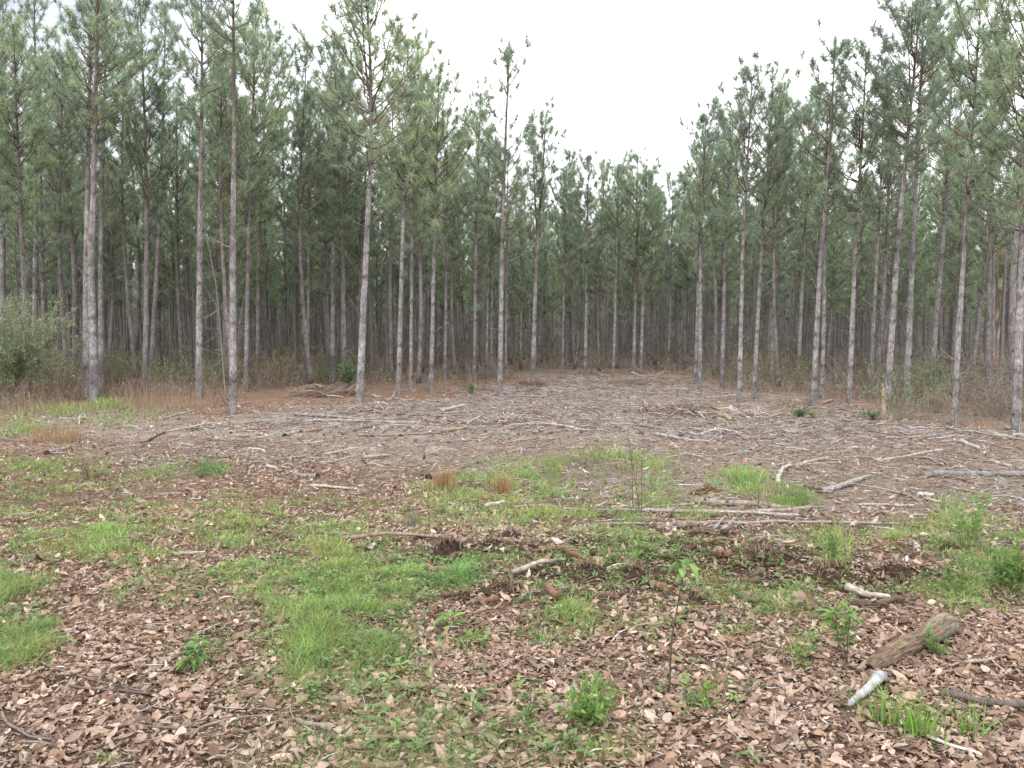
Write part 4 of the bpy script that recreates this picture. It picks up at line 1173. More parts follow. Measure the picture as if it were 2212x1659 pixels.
stick('dark branched twig in the lower left leaves', BL((300, 1255), (500, 1280), (650, 1290)), 4, (.15, .11, .1), twigs=3)
stick('long straight dark twig crossing the lower left leaves', BL((200, 1165), (420, 1225), (760, 1320)), 4, (.17, .125, .11), twigs=3)
stick('thick short dark stick in the lower left leaves', BL((600, 1355), (680, 1375)), 10, (.12, .08, .065))
stick('curved bare branch at the bottom left corner', BL((20, 1365), (40, 1430), (120, 1480), (230, 1490)), 4, (.22, .17, .15))
stick('long brown twig at the bottom left running right', BL((470, 1410), (650, 1440), (870, 1450)), 6, (.19, .14, .12), twigs=2)
stick('bent pale twig standing in the left grass', BL((660, 665), (660, 630), (685, 600)), 5, (.4, .35, .3), lift=(0, .03))
stick('short white stick lying in the left leaf litter', BL((770, 675), (885, 672)), 6, (.46, .4, .35))
stick('thin dark stick at the edge of the left leaf litter', BL((820, 485), (990, 470)), 4, (.2, .15, .13))
stick('forked dark twig at the bottom left edge', BL((220, 1470), (250, 1550)), 7, (.13, .09, .075), twigs=2)


# the many others nobody would tell apart
def loose_sticks():
    k = 0
    while k < 105:
        u = rng.uniform(-.62, .66); y = math.sqrt(rng.uniform(6.2 ** 2, 29 ** 2)); x = u * y
        fr = float(front(x, y))
        if y > fr - 1.2 or (x < -2.5 and y > fr - 3.5) or float(green(np.array(x), np.array(y))) > .45 or y < float(np.interp(u, [-.7, -.3, 0, .3, .7], [11, 9.5, 8.5, 6.2, 6.0])):
            continue
        L = rng.uniform(.2, .8) * (.7 + y / 28); th = rng.normal(0, .6) if rng.random() < .4 else rng.uniform(0, PI)
        d = np.array([math.cos(th), math.sin(th)]) * L / 2
        p0 = np.array([x - d[0], y - d[1], 0]); p1 = np.array([x + d[0], y + d[1], 0])
        p0[2] = float(hgt(p0[0], p0[1])); p1[2] = float(hgt(p1[0], p1[1]))
        mid = (p0 + p1) / 2 + np.array([rng.normal(0, .04), rng.normal(0, .04), 0]) * L
        col = np.array([GREY, PALE, (.44, .39, .36), BROWN, TAN, (.30, .25, .22)][rng.choice(6, p=[.24, .26, .2, .1, .08, .12])])
        mb, _ = stick_mesh(np.array([p0, mid, p1]), rng.uniform(.007, .017), col * .9, taper=rng.uniform(.5, .9), bend=.03, knots=int(rng.integers(0, 3)), lift=(0, rng.choice([0, 0, .04, .1])), sides=7)
        tag(mb.build('fallen_branch', M_WOOD, None, loc=p0, smooth=True), 'small weathered stick scattered among the chips of the clearing', 'branch', 'small sticks scattered over the clearing')
        k += 1


loose_sticks()


# the thick mossy log: body with a pinched waist and a knob end
def thick_log():
    pts = B4((650, 1045), (780, 985), (900, 930), (1010, 870), (1100, 835), (1170, 800))
    P = np.array([P3(*p) for p in pts]); b = P[0]
    n = 150; q = interp_path(P, n); t = np.linspace(0, 1, n)
    s = P[:, 1].mean() / FPX * .337
    R = np.interp(t, [0, .06, .2, .45, .62, .78, .9, .97, 1], [30, 48, 62, 68, 62, 74, 82, 66, 28]) * s
    q[:, 2] = hgt(q[:, 0], q[:, 1]) + R * .85
    q[:, 2] += R.max() * .25 * np.exp(-((t - .9) / .12) ** 2)
    S = 80
    d = unit(np.gradient(q, axis=0)); a = unit(np.cross(d, [0, 0, 1.])); u = np.cross(a, d)
    an = np.arange(S) / S * 2 * PI
    TT, AA = np.meshgrid(t, an, indexing='ij')
    A2 = np.minimum(AA, 2 * PI - AA); fr = vnoise(TT * 9 + A2 * .6, A2 * 7, 71) * .6 + vnoise(TT * 22, A2 * 14, 72) * .4
    fur = 1 + .075 * fr + .05 * vnoise(TT * 5, A2 * 1.5, 75) + .02 * vnoise(TT * 60, A2 * 24, 76)
    groove = 1 - .16 * np.exp(-((AA - PI * .62) / .28) ** 2) * np.clip((.85 - TT) * 5, 0, 1)
    V = q[:, None] + (a[:, None] * np.cos(AA)[..., None] + u[:, None] * np.sin(AA)[..., None]) * (R[:, None] * fur * groove)[..., None]
    idx = np.arange(n * S).reshape(n, S)
    Q = np.stack([idx[:-1], np.roll(idx[:-1], -1, 1), np.roll(idx[1:], -1, 1), idx[1:]], -1).reshape(-1, 4)
    base = np.array([.15, .108, .082]); knob = np.array([.19, .165, .128]); moss = np.array([.17, .17, .07]); rot = np.array([.19, .105, .07])
    w = np.clip((TT - .68) / .15, 0, 1)[..., None]
    c = base * (1 - w) + knob * w
    mm = np.clip(np.sin(AA) - .35 + .9 * vnoise(TT * 9, A2 * 3, 73), 0, 1)[..., None] * .55
    c = c * (1 - mm) + (moss * .5 + rot * .5) * mm
    c = c * np.exp(.75 * fr + .3 * vnoise(TT * 50, A2 * 18, 74))[..., None]
    pl = np.clip(vnoise(TT * 13, A2 * 3.4, 77) * 2 - .5, 0, 1)[..., None] * (1 - w); c = c * (1 - pl) + np.array([.215, .14, .098]) * np.exp(.5 * fr)[..., None] * pl
    c = np.clip(c, .02, .6)
    for i in range(0, n - 15, 15):
        CAPS.append((q[i, :2], q[i + 14, :2], R[i] * .9))
    mb = MB(); mb.add(V.reshape(-1, 3), Q, None, c.reshape(-1, 3))
    root = empty('fallen_log', b); tag(root, 'thick brown mossy log with rounded knob end at lower right', 'log', 'branches lying in the clearing')
    mb.build('bark', M_WOOD, root, loc=b, smooth=True)
    # ragged rotten front end and far end
    for nm, i, col in (('broken_end', 0, (.06, .042, .034)), ('rounded_end', n - 1, (.28, .245, .19))):
        e = MB(); cen = q[i] + (-d[i] if i == 0 else d[i]) * R[i] * (.25 if i == 0 else .9)
        rings = [V[i], q[i] + (V[i] - q[i]) * .62 + (cen - q[i]) * .7]
        vv = np.concatenate([rings[0], rings[1] + rng.normal(0, .003, (S, 3)), cen[None]])
        k0 = np.arange(S); k1 = np.roll(k0, -1)
        e.add(vv, np.stack([k0, k1, k1 + S, k0 + S], 1), np.stack([k0 + S, k1 + S, np.full(S, 2 * S)], 1), col)
        e.build(nm, M_WOOD, root, loc=b, smooth=True)


thick_log()


leaf_litter()

# ------------------------------------------------------------------ broken stump, dead snag
def snag(label, pts, wpx, cols, name, cat):
    b = P3(*pts[0]); Y = b[1]
    w = np.array([b] + [at_depth(px, py, Y) for px, py in pts[1:]]); w[0, 2] -= .05
    n = 22; path = interp_path(w - b, n); t = np.linspace(0, 1, n)
    mb = MB(); r = wpx / FPX * Y / 2
    R = r * (1.1 - .35 * t) * np.exp(rng.normal(0, .05, n)); R[-1] *= .35; R[-2] *= .75
    c = np.asarray(cols)[rng.choice(len(cols), n)] * np.exp(rng.normal(0, .12, (n, 1)))
    tubes(mb, path, R, 9, c[None], 0, True, .14)
    for _ in range(3):  # splinters at the break
        o = path[-2] + rng.normal(0, r * .4, 3)
        tubes(mb, np.array([o - [0, 0, r], o + [0, 0, r * rng.uniform(1, 3)]]), np.array([r * .3, r * .05]), 4, cols[0], 0)
    tag(mb.build(name, M_WOOD, None, loc=(0, 0, 0), smooth=True), label, cat).location = b


snag('waist-high broken pale tree stump at the right edge of the clearing', [(1910, 907), (1909, 875), (1907, 835)], 9, [(.37, .275, .19), (.31, .21, .14), (.40, .33, .26)], 'tree_stump', 'stump')
snag('dead yellowish barkless trunk standing in the shade at right', [(2150, 822), (2153, 720), (2159, 625), (2168, 511), (2166, 448)], 10, [(.44, .33, .20), (.30, .19, .12), (.50, .40, .26), (.14, .10, .08)], 'dead_pine', 'dead tree')


# ------------------------------------------------------------------ shrubs, saplings and seedlings
def twig_plant(label, base, size, stems, spread, leafn, leafsize, leafcols, stemcol, name, cat, group=None, droop=.1, rstem=.006, sub=6, lay=1.0, depth_scale=1.0):
    """stems fan from the base; side twigs; leaves spread along the twigs"""
    b = base if len(base) == 3 else P3(*base)
    H = size
    root = empty(name, b); tag(root, label, cat, group)
    st = MB(); n = stems
    D = unit(np.concatenate([rng.normal(0, spread, (n, 2)), np.ones((n, 1))], 1)); h = H * rng.uniform(.6, 1.05, n)
    k = np.linspace(0, 1, 6)
    bend = np.concatenate([rng.normal(0, spread * .5, (n, 2)), -np.abs(rng.normal(0, droop, (n, 1)))], 1)
    O = np.concatenate([rng.normal(0, .02 * H + .004, (n, 2)), np.full((n, 1), -.01)], 1)
    f_ = lambda f: O[:, None] + D[:, None] * (h[:, None] * f)[..., None] + bend[:, None] * (h[:, None] * f ** 2)[..., None]
    Pt = f_(np.tile(k, (n, 1)))
    Pt[:, 1:] += rng.normal(0, .012 * H, (n, 5, 3))
    tubes(st, Pt, np.full((n, 1), rstem) * rng.uniform(.6, 1.1, (n, 1)) * (1 - .75 * k), 5, jit(stemcol, n, .15, .03), 0, False)
    m = sub; f = rng.uniform(.25, 1, (n, m))
    o = f_(f).reshape(-1, 3); d = unit(np.repeat(D, m, 0) * .7 + rng.normal(0, .5 + spread * .4, (n * m, 3))); l = np.repeat(h, m) * rng.uniform(.12, .38, n * m)
    tubes(st, np.stack([o, o + d * l[:, None] * .5 + rng.normal(0, .01 * H, o.shape), o + d * l[:, None]], 1), np.tile(np.array([.45, .35, .2]) * rstem, (n * m, 1)), 4, np.asarray(stemcol) * 1.05, 0, False)
    st.build('stem', M_TWIG, root)
    if leafn:
        fo = MB(); i = rng.integers(0, n * m, leafn); g = rng.uniform(.1, 1.05, leafn)
        p = o[i] + d[i] * (l[i] * g)[:, None] + rng.normal(0, .012 * H, (leafn, 3))
        dd = unit(d[i] * .6 + rng.normal(0, .6, (leafn, 3)) + np.array([0, 0, .1]))
        L = leafsize * rng.uniform(.6, 1.3, leafn)
        leaves(fo, p, dd, np.tile([0, 0, 1.], (leafn, 1)) + rng.normal(0, .5, (leafn, 3)), L, L * rng.uniform(.35, .55, leafn), pick(leafcols, leafn, .2), 0, .1, .2, detail=leafsize > .03)
        fo.build('foliage', M_GREEN, root)
    return root


OLIVE = [(.24, .29, .12), (.29, .32, .15), (.18, .23, .10), (.32, .33, .18)]
FRESH = [(.19, .31, .08), (.24, .36, .10), (.15, .25, .07)]
DULL = [(.15, .23, .10), (.19, .27, .12), (.12, .19, .09)]

twig_plant('large olive-green leafy bush at the left edge under the pines', (15, 868), 2.6, 44, .34, 19000, .05, [(.26, .335, .18), (.30, .37, .21), (.21, .275, .15), (.33, .38, .23)], (.24, .20, .16), 'bush', 'bush', rstem=.012, sub=9)
twig_plant('thin half-bare shrub with few green leaves right of the large left bush', (140, 855), 1.6, 16, .4, 900, .055, OLIVE, (.26, .2, .16), 'bush', 'bush', rstem=.007, sub=7)
twig_plant('small dark green holly bush left of the broad-crowned pine', (752, 838), .72, 16, .28, 1500, .055, DULL, (.2, .16, .13), 'bush', 'bush', rstem=.008)
twig_plant('straggly shrub with yellowish leaves behind the thin left pines', (610, 838), 1.3, 12, .5, 360, .06, [(.24, .22, .12), (.20, .20, .09), (.28, .2, .12)], (.26, .2, .17), 'bush', 'bush', rstem=.006)
twig_plant('straggly reddish-leaved shrub between the dark pine and thin left pines', (570, 836), 1.2, 10, .5, 220, .055, [(.27, .17, .11), (.22, .15, .09)], (.26, .2, .17), 'bush', 'bush', rstem=.006)
twig_plant('leafy green shrub with arching stem right of the broken stump', (1950, 906), 1.15, 12, .42, 520, .055, [(.15, .24, .08), (.12, .19, .08), (.22, .27, .12)], (.29, .26, .2), 'bush', 'bush', rstem=.011)
for lab, p, s in (('tangled grey dead brush left of the thick right-edge pine', (2140, 900), .95), ('tangled brown dead brush between the speckled pine and shrub', (2020, 890), .75), ('dense dead brush behind the speckled pine', (2085, 868), 1.1)):
    twig_plant(lab, p, s, 34, .7, 130, .045, [(.17, .19, .09), (.26, .2, .13)], (.30, .25, .21), 'dead_brush', 'brush', 'dead brush at the right edge', droop=.35, rstem=.006, sub=9)
twig_plant('dark green low shrub on chips by the leftmost right pines', (1728, 904), .22, 12, .6, 420, .045, DULL, (.2, .16, .12), 'shrub', 'shrub', 'low green shrubs on the chips', rstem=.004)
twig_plant('pale low shrub just right of the dark green low one', (1758, 902), .16, 9, .6, 160, .04, OLIVE, (.25, .2, .15), 'shrub', 'shrub', 'low green shrubs on the chips', rstem=.004)
twig_plant('low green sprig at the foot of the tallest narrow pine', (1015, 853), .35, 9, .6, 200, .05, DULL, (.2, .16, .12), 'shrub', 'shrub', 'low green shrubs on the chips', rstem=.004)
twig_plant('low green plant between broken stump and orange straw', (1880, 905), .2, 12, .8, 260, .045, [(.14, .22, .08)], (.2, .16, .12), 'shrub', 'shrub', 'low green shrubs on the chips', rstem=.003)
shr = [twig_plant('straggly half-green shrub in the shade just behind the edge pines', (0, 8, 0), 1.25, 16, .5, 700, .05, cs, (.24, .21, .17), 'bush', 'bush', 'straggly shrubs behind the edge pines', rstem=.006, sub=7) for cs in (OLIVE, DULL, [(.26, .24, .14), (.2, .22, .11)])]
for k in range(20):
    o = shr[k % 3]
    if k >= 3:
        o = o.copy(); COL.objects.link(o)
        for ch in shr[k % 3].children:
            c = ch.copy(); COL.objects.link(c); c.parent = o
    u = rng.uniform(-.6, -.12) if k % 5 < 3 else rng.uniform(.26, .62)
    Y = float(np.interp(u, FU, FD)) + rng.uniform(1.5, 7) + (3 if u > -.32 and u < 0 else 0)
    sc_ = rng.uniform(.6, 1.25)
    o.location = (u * Y, Y, float(hgt(u * Y, Y))); o.scale = (sc_, sc_, sc_); o.rotation_euler = (0, 0, rng.uniform(0, 6))
# bare saplings and twiggy dead weeds
twig_plant('bare dark twin-stemmed sapling in front of the central grass', (1378, 1106), .82, 3, .10, 0, .03, FRESH, (.13, .09, .08), 'bare_sapling', 'sapling', 'leafless saplings', rstem=.0052, sub=5)
twig_plant('thin bare dark sapling right of the grass, left of curved white branch', (1640, 1112), .55, 2, .05, 0, .03, FRESH, (.13, .09, .08), 'bare_sapling', 'sapling', 'leafless saplings', rstem=.004, sub=3)
twig_plant('faint bare sapling just right of the twin-stemmed one', (1400, 1100), .5, 2, .12, 0, .03, FRESH, (.15, .11, .09), 'bare_sapling', 'sapling', 'leafless saplings', rstem=.0035, sub=4)
twig_plant('leafless brown weed stalks behind the central grass', (1285, 1000), .55, 7, .16, 0, .03, FRESH, (.24, .18, .14), 'dead_weed', 'weed', 'dead weed stalks', rstem=.003, sub=3)
twig_plant('thin bare twiggy shrub with greenish stems left of the clearing', (195, 1036), .72, 13, .26, 0, .03, FRESH, (.26, .22, .13), 'bare_shrub', 'shrub', None, rstem=.0042, sub=6)
twig_plant('grey dead weed clump by the left grass, below the bare shrub', (188, 1034), .26, 26, .22, 60, .03, [(.30, .24, .2)], (.30, .245, .21), 'dead_weed', 'weed', 'dead weed stalks', rstem=.0028, sub=4)
twig_plant('brown dead weed clump left of the dark dirt clod', (893, 1140), .2, 20, .25, 60, .02, [(.14, .17, .09)], (.24, .2, .15), 'dead_weed', 'weed', 'dead weed stalks', rstem=.0022, sub=4)
twig_plant('thin bare twig sapling standing at bottom among the left leaves', (690, 1650), .2, 2, .22, 0, .03, FRESH, (.13, .1, .09), 'bare_sapling', 'sapling', 'leafless saplings', rstem=.003, sub=2)
twig_plant('thin dead twig sapling at bottom, right of the small green bush', (1685, 1655), .26, 2, .2, 0, .03, FRESH, (.14, .1, .09), 'bare_sapling', 'sapling', 'leafless saplings', rstem=.0025, sub=3)
# green ones near by
twig_plant('small dense bright green bush in the dead leaves at bottom centre', (1268, 1562), .22, 26, .42, 900, .022, [(.21, .36, .09), (.26, .42, .11), (.16, .29, .08)], (.2, .2, .09), 'small_bush', 'bush', None, rstem=.0025, sub=6)
twig_plant('wispy green weed right of the thin tall sapling', (1515, 1530), .15, 9, .35, 160, .02, FRESH, (.2, .2, .1), 'green_weed', 'weed', 'wispy green weeds', rstem=.0016, sub=4)
twig_plant('tall feathery green weed at the right edge of the grass', (2090, 1195), .42, 14, .25, 420, .03, [(.17, .29, .08), (.22, .33, .11)], (.2, .23, .1), 'green_weed', 'weed', 'wispy green weeds', rstem=.003, sub=5)
twig_plant('bushy green weed at the right edge below the feathery one', (2185, 1275), .34, 22, .4, 700, .032, [(.15, .28, .07), (.20, .32, .09)], (.2, .2, .1), 'green_weed', 'weed', 'wispy green weeds', rstem=.003, sub=6)
twig_plant('loose green weed left of the bushy right-edge weed', (2060, 1285), .26, 13, .45, 340, .028, [(.17, .28, .08)], (.2, .2, .1), 'green_weed', 'weed', 'wispy green weeds', rstem=.0025, sub=5)
twig_plant('slim upright green weed on the dirt bank, right of middle', (1800, 1232), .27, 7, .12, 190, .03, [(.16, .28, .09)], (.2, .22, .1), 'green_weed', 'weed', 'wispy green weeds', rstem=.0025, sub=5)
twig_plant('fine green weed on the leaves left of the seedling, by grey twig', (1725, 1440), .16, 10, .4, 150, .022, FRESH, (.18, .2, .09), 'green_weed', 'weed', 'wispy green weeds', rstem=.0016, sub=4)
twig_plant('green weed growing against the thick mossy log', (2020, 1420), .15, 12, .35, 170, .024, [(.15, .26, .08)], (.18, .2, .09), 'green_weed', 'weed', 'wispy green weeds', rstem=.0016, sub=4)


def seedling(label, base, tip, clusters, leafL, cols, name='seedling', stemcol=(.10, .08, .055), r=.004, droop=.2, stems=1, tilt=.25):
    """a thin stem with whorls of long leaves; clusters: (share of stem, leaves, spread)"""
    b = P3(*base); t = at_depth(tip[0], tip[1], b[1])
    root = empty(name, b); tag(root, label, 'seedling')
    st = MB(); fo = MB()
    for s in range(stems):
        e = (t - b) + (np.array([rng.normal(0, .03), rng.normal(0, .03), -abs(rng.normal(0, .05))]) if s else 0)
        q = interp_path(np.array([[0, 0, -.02], e * .45 + rng.normal(0, .012, 3), e]), 12)
        tubes(st, q, r * np.linspace(1, .5, 12), 6, stemcol, 0, False)
        for f, n, sp in clusters:
            p = np.array([np.interp(f, np.linspace(0, 1, 12), q[:, i]) for i in range(3)])
            th = np.arange(n) / n * 2 * PI + rng.uniform(0, 6) + rng.normal(0, .25, n)
            D = np.stack([np.cos(th), np.sin(th), rng.normal(tilt, .22, n)], 1)
            L = leafL * rng.uniform(.65, 1.2, n) * sp
            leaves(fo, np.tile(p, (n, 1)) + D * .012, D, np.tile([0, 0, 1.], (n, 1)) + rng.normal(0, .2, (n, 3)), L, L * rng.uniform(.28, .42, n), pick(cols, n, .15), 0, -droop * rng.uniform(.5, 1.6, n), .25)
    st.build('stem', M_TWIG, root); fo.build('foliage', M_GREEN, root)


seedling('tall thin sapling with drooping bright leaves only at its tip', (1445, 1502), (1480, 1222), [(1, 7, 1), (.97, 4, .8), (.93, 2, .6)], .088, FRESH, r=.0046, droop=.4, tilt=-.05, stemcol=(.085, .067, .053))
seedling('green leafy seedling with pale stem left of the thick log', (1830, 1442), (1838, 1325), [(1, 7, 1), (.85, 5, .9), (.7, 5, .9), (.5, 3, .7)], .085, FRESH, r=.0035, droop=.15, stems=3)
seedling('leafy green plant in grass with grey lower leaves at lower left', (415, 1445), (428, 1385), [(1, 9, 1), (.7, 8, 1), (.35, 9, .9), (.05, 8, 1)], .065, [(.17, .30, .09), (.14, .25, .11), (.20, .33, .09)], r=.003, stems=2)
seedling('tiny bright sprout at left in dead leaves', (147, 1398), (145, 1380), [(1, 7, 1), (.5, 5, .9)], .04, FRESH, r=.002)
seedling('broad-leaved bright rosette in the middle, right of tall grass', (970, 1358), (975, 1335), [(1, 9, 1), (.5, 7, 1)], .09, FRESH, r=.003)
seedling('small pale green rosette below the tall grass patch', (842, 1478), (843, 1465), [(1, 7, 1), (.3, 5, .9)], .05, [(.26, .38, .13)], r=.002)
seedling('small sprout at the very bottom, right of the small bush', (1620, 1645), (1622, 1632), [(1, 7, 1), (.3, 6, 1)], .05, FRESH, r=.002)
seedling('small bright seedling on the dirt bank behind the tall thin sapling', (1398, 1200), (1398, 1180), [(1, 6, 1), (.5, 5, .8)], .07, FRESH, r=.003)
seedling('small bright seedling right of the drooping sapling tip', (1608, 1232), (1607, 1224), [(1, 6, 1)], .055, FRESH, r=.003)


def tuft(label, base, h, n, spread, cols, name, cat, group, w=.005, lean=.5):
    b = P3(*base); mb = MB()
    O = np.concatenate([rng.normal(0, spread, (n, 2)), np.zeros((n, 1))], 1)
    g = hgt(b[0] + O[:, 0], b[1] + O[:, 1]) - b[2]; O[:, 2] = g - .005
    H = h * rng.uniform(.45, 1.1, n)
    out = O[:, :2] / max(spread, 1e-3) * .25 + rng.normal(0, .3, (n, 2))
    blades(mb, O, H, w * rng.uniform(.7, 1.3, n), out * (H * lean)[:, None], pick(cols, n, .18), 0, None, 4)
    o = mb.build(name, M_GRASS); o.location = b
    tag(o, label, cat, group)


BROWNG = [(.40, .25, .13), (.33, .20, .11), (.46, .32, .19)]
tuft('upright brown dead grass tuft before the hollow-ended log', (960, 1056), .30, 240, .055, BROWNG, 'dead_grass_tuft', 'grass tuft', 'brown dead grass tufts', .005, .35)
tuft('brown dead grass tuft right of the one by the hollow-ended log', (1086, 1064), .26, 200, .055, BROWNG, 'dead_grass_tuft', 'grass tuft', 'brown dead grass tufts', .005, .4)
tuft('brown dead grass tuft at far left, left one of two', (95, 955), .30, 200, .11, BROWNG, 'dead_grass_tuft', 'grass tuft', 'brown dead grass tufts', .006, .4)
tuft('brown dead grass tuft at far left, right one of two', (146, 956), .30, 220, .11, BROWNG, 'dead_grass_tuft', 'grass tuft', 'brown dead grass tufts', .006, .4)
LUSH = [(.20, .38, .07), (.25, .43, .09), (.15, .31, .06)]
tuft('bright green grass clump before the white barkless log', (1895, 1556), .20, 50, .035, LUSH, 'grass_clump', 'grass tuft', 'bright grass clumps at lower right', .005, .7)
tuft('largest bright green grass clump between white log and dark log', (1985, 1592), .22, 80, .035, LUSH, 'grass_clump', 'grass tuft', 'bright grass clumps at lower right', .006, .7)
tuft('bright green grass clump in front of the dark lower right log', (2095, 1585), .17, 48, .04, LUSH, 'grass_clump', 'grass tuft', 'bright grass clumps at lower right', .005, .9)
tuft('dark green arching grass clump in the middle beside the dirt bank', (985, 1268), .15, 170, .10, [(.10, .22, .07), (.13, .26, .09)], 'grass_clump', 'grass tuft', None, .004, 1.0)
tuft('green sedge clump left of the long smooth grey branch', (1720, 1094), .22, 170, .07, [(.13, .24, .06), (.18, .28, .08)], 'grass_clump', 'grass tuft', None, .004, .7)
tuft('lone green grass clump in the left middle by leaf litter', (452, 1024), .24, 170, .10, [(.10, .22, .06), (.13, .26, .08)], 'grass_clump', 'grass tuft', None, .005, .5)


# ------------------------------------------------------------------ clods, root clumps and brush heaps
def clod(label, base, rx, rz, col, name='dirt_clod', cat='clod', fibres=60, group=None):
    b = P3(*base); mb = MB(); rx *= .78; rz *= .8
    nu, nv = 28, 12
    U, Vv = np.meshgrid(np.arange(nu) / nu * 2 * PI, np.linspace(0, 1, nv))
    r = 1 + .28 * vnoise(np.cos(U) * 2.2 + 5 + b[0] * 9, np.sin(U) * 2.2 + Vv * 3, 81) + .16 * vnoise(np.cos(U) * 6, np.sin(U) * 6 + Vv * 8, 82)
    rad = np.sin(Vv * PI / 2 * 1.0 + .0001)
    X = rx * np.cos(U) * rad * r; Y = rx * .8 * np.sin(U) * rad * r; Z = rz * np.cos(Vv * PI / 2) * r - .02
    idx = np.arange(nu * nv).reshape(nv, nu)
    Q = np.stack([idx[:-1], idx[1:], np.roll(idx[1:], -1, 1), np.roll(idx[:-1], -1, 1)], -1).reshape(-1, 4)
    c = np.asarray(col) * np.exp(.35 * vnoise(X * 40, Y * 40 + Z * 30, 83))[..., None]
    mb.add(np.stack([X, Y, Z], -1).reshape(-1, 3), Q, None, c.reshape(-1, 3), 0)
    root = empty(name, b); tag(root, label, cat, group)
    mb.build('soil', M_SOIL, root)
    if fibres:
        fb = MB(); n = fibres // 2
        th = rng.uniform(0, 2 * PI, n); v = rng.uniform(.1, 1, n)
        o = np.stack([rx * np.cos(th) * v, rx * .8 * np.sin(th) * v, rz * np.sqrt(np.maximum(0, 1 - v * v)) * .9], 1)
        d = unit(o * np.array([1, 1, 1.5]) + rng.normal(0, .5 * rx, (n, 3))); l = rng.uniform(.15, .6, n) * rx
        e = o + d * l[:, None] + rng.normal(0, .02, (n, 3)); e[:, 2] = np.maximum(e[:, 2] - .3 * l, -.01)
        tubes(fb, np.stack([o, (o + e) / 2 + rng.normal(0, .1, (n, 3)) * l[:, None] + np.array([0, 0, .02]), e], 1), np.tile([.0028, .002, .001], (n, 1)), 4, pick([(.22, .14, .095), (.15, .095, .07), (.3, .22, .17)], n), 0, False)
        fb.build('root_fibre', M_TWIG, root)['kind'] = 'stuff'


SO = (.085, .061, .047)
clod('upturned dark dirt clod with roots at the end of the flat brown log', (968, 1196), .13, .14, SO, fibres=110, group='dirt clods on the dug-up bank')
clod('dark root clump under the short leaning log', (1270, 1238), .13, .09, SO, fibres=90, group='dirt clods on the dug-up bank')
clod('dark root clump below the drooping sapling tip, to its left', (1370, 1250), .11, .09, SO, fibres=90, group='dirt clods on the dug-up bank')
clod('dark ragged dirt clod behind the leafy seedling, left of two', (1800, 1248), .14, .11, SO, fibres=100, group='dirt clods on the dug-up bank')
clod('dark ragged dirt clod behind the leafy seedling, right of two', (1925, 1240), .13, .09, SO, fibres=80, group='dirt clods on the dug-up bank')
clod('root clump on the dirt bank by the orange-brown log', (1650, 1198), .17, .09, SO, fibres=100, group='dirt clods on the dug-up bank')
clod('small dirt clod right of the thin tall sapling stem', (1505, 1305), .08, .07, SO, fibres=60, group='dirt clods on the dug-up bank')
clod('small dirt clod with a pale root at right of the bank', (2045, 1192), .09, .08, SO, fibres=40, group='dirt clods on the dug-up bank')
clod('low dark clod in weeds between the dirt clods and grass clump', (1080, 1275), .17, .07, SO, fibres=90, group='dirt clods on the dug-up bank')
clod('crumbly dark clod at the upper left of the dug-up bank', (1060, 1180), .16, .07, SO, fibres=60, group='dirt clods on the dug-up bank')
clod('rusty mossy lump in the grass right of the bare saplings', (1530, 1062), .15, .06, (.15, .10, .045), fibres=30, group='dirt clods on the dug-up bank')


k = 0
while k < 16:
    px, py = rng.uniform(880, 1960), rng.uniform(1150, 1300)
    clod('small crumbling clod of dark soil scattered over the dug-up bank', (px, py), rng.uniform(.05, .12), rng.uniform(.03, .075), SO, fibres=int(rng.integers(10, 40)), group='small dirt clods over the dug-up bank')
    k += 1
k = 0
while k < 22:
    px, py = rng.uniform(860, 1980), rng.uniform(1140, 1310)
    a = P3(px, py); th = rng.uniform(0, PI); l = rng.uniform(.07, .2)
    e = a + np.array([math.cos(th), math.sin(th), 0]) * l; e[2] = float(hgt(e[0], e[1]))
    r_ = rng.uniform(.012, .03)
    mb, _ = stick_mesh(np.array([a, (a + e) / 2 + rng.normal(0, .008, 3) * np.array([1, 1, 0]), e]), r_, np.array([(.13, .085, .06), (.2, .12, .08), (.27, .2, .16), (.085, .062, .05)][rng.integers(0, 4)]), taper=rng.uniform(.4, .9), knots=1, sides=9)
    tag(mb.build('bark_chunk', M_WOOD, None, loc=a, smooth=False), 'broken piece of rotten bark on the dug-up bank', 'bark', 'rotten bark pieces on the dug-up bank')
    k += 1


def brush_pile(label, base, rx, h, n, cols):
    b = P3(*base); mb = MB(); n = int(n * .5); h = h * .6
    th = rng.uniform(0, 2 * PI, n); rr = rx * np.sqrt(rng.random(n))
    o = np.stack([rr * np.cos(th), rr * np.sin(th) * .7, h * (1 - (rr / rx) ** 2) * rng.uniform(.2, 1.05, n)], 1)
    a = rng.uniform(0, 2 * PI, n); d = np.stack([np.cos(a), np.sin(a) * .6, rng.normal(.05, .28, n)], 1); l = rng.uniform(.15, .75, n) * rx * .6
    p = np.stack([o - d * l[:, None], o + rng.normal(0, .05, (n, 3)) + np.array([0, 0, .05]), o + d * l[:, None]], 1)
    p[..., 2] = np.maximum(p[..., 2], .0)
    tubes(mb, p, np.stack([np.ones(n), np.ones(n) * .9, np.ones(n) * .4], 1) * rng.uniform(.004, .013, n)[:, None], 4, pick(cols, n, .2), 0, False)
    m = n * 5
    th = rng.uniform(0, 2 * PI, m); rr = rx * np.sqrt(rng.random(m)); o = np.stack([rr * np.cos(th), rr * np.sin(th) * .7, h * (1 - (rr / rx) ** 2) * rng.uniform(.1, 1, m)], 1)
    needles(mb, o, unit(rng.normal(0, 1, (m, 3)) * np.array([1, 1, .4])), rng.uniform(.08, .22, m), np.full(m, .010), pick([(.30, .17, .10), (.22, .13, .085), (.26, .19, .14)], m), 0)
    ob = mb.build('brush_pile', M_TWIG); ob.location = b; tag(ob, label, 'brush pile', 'brush heaps')


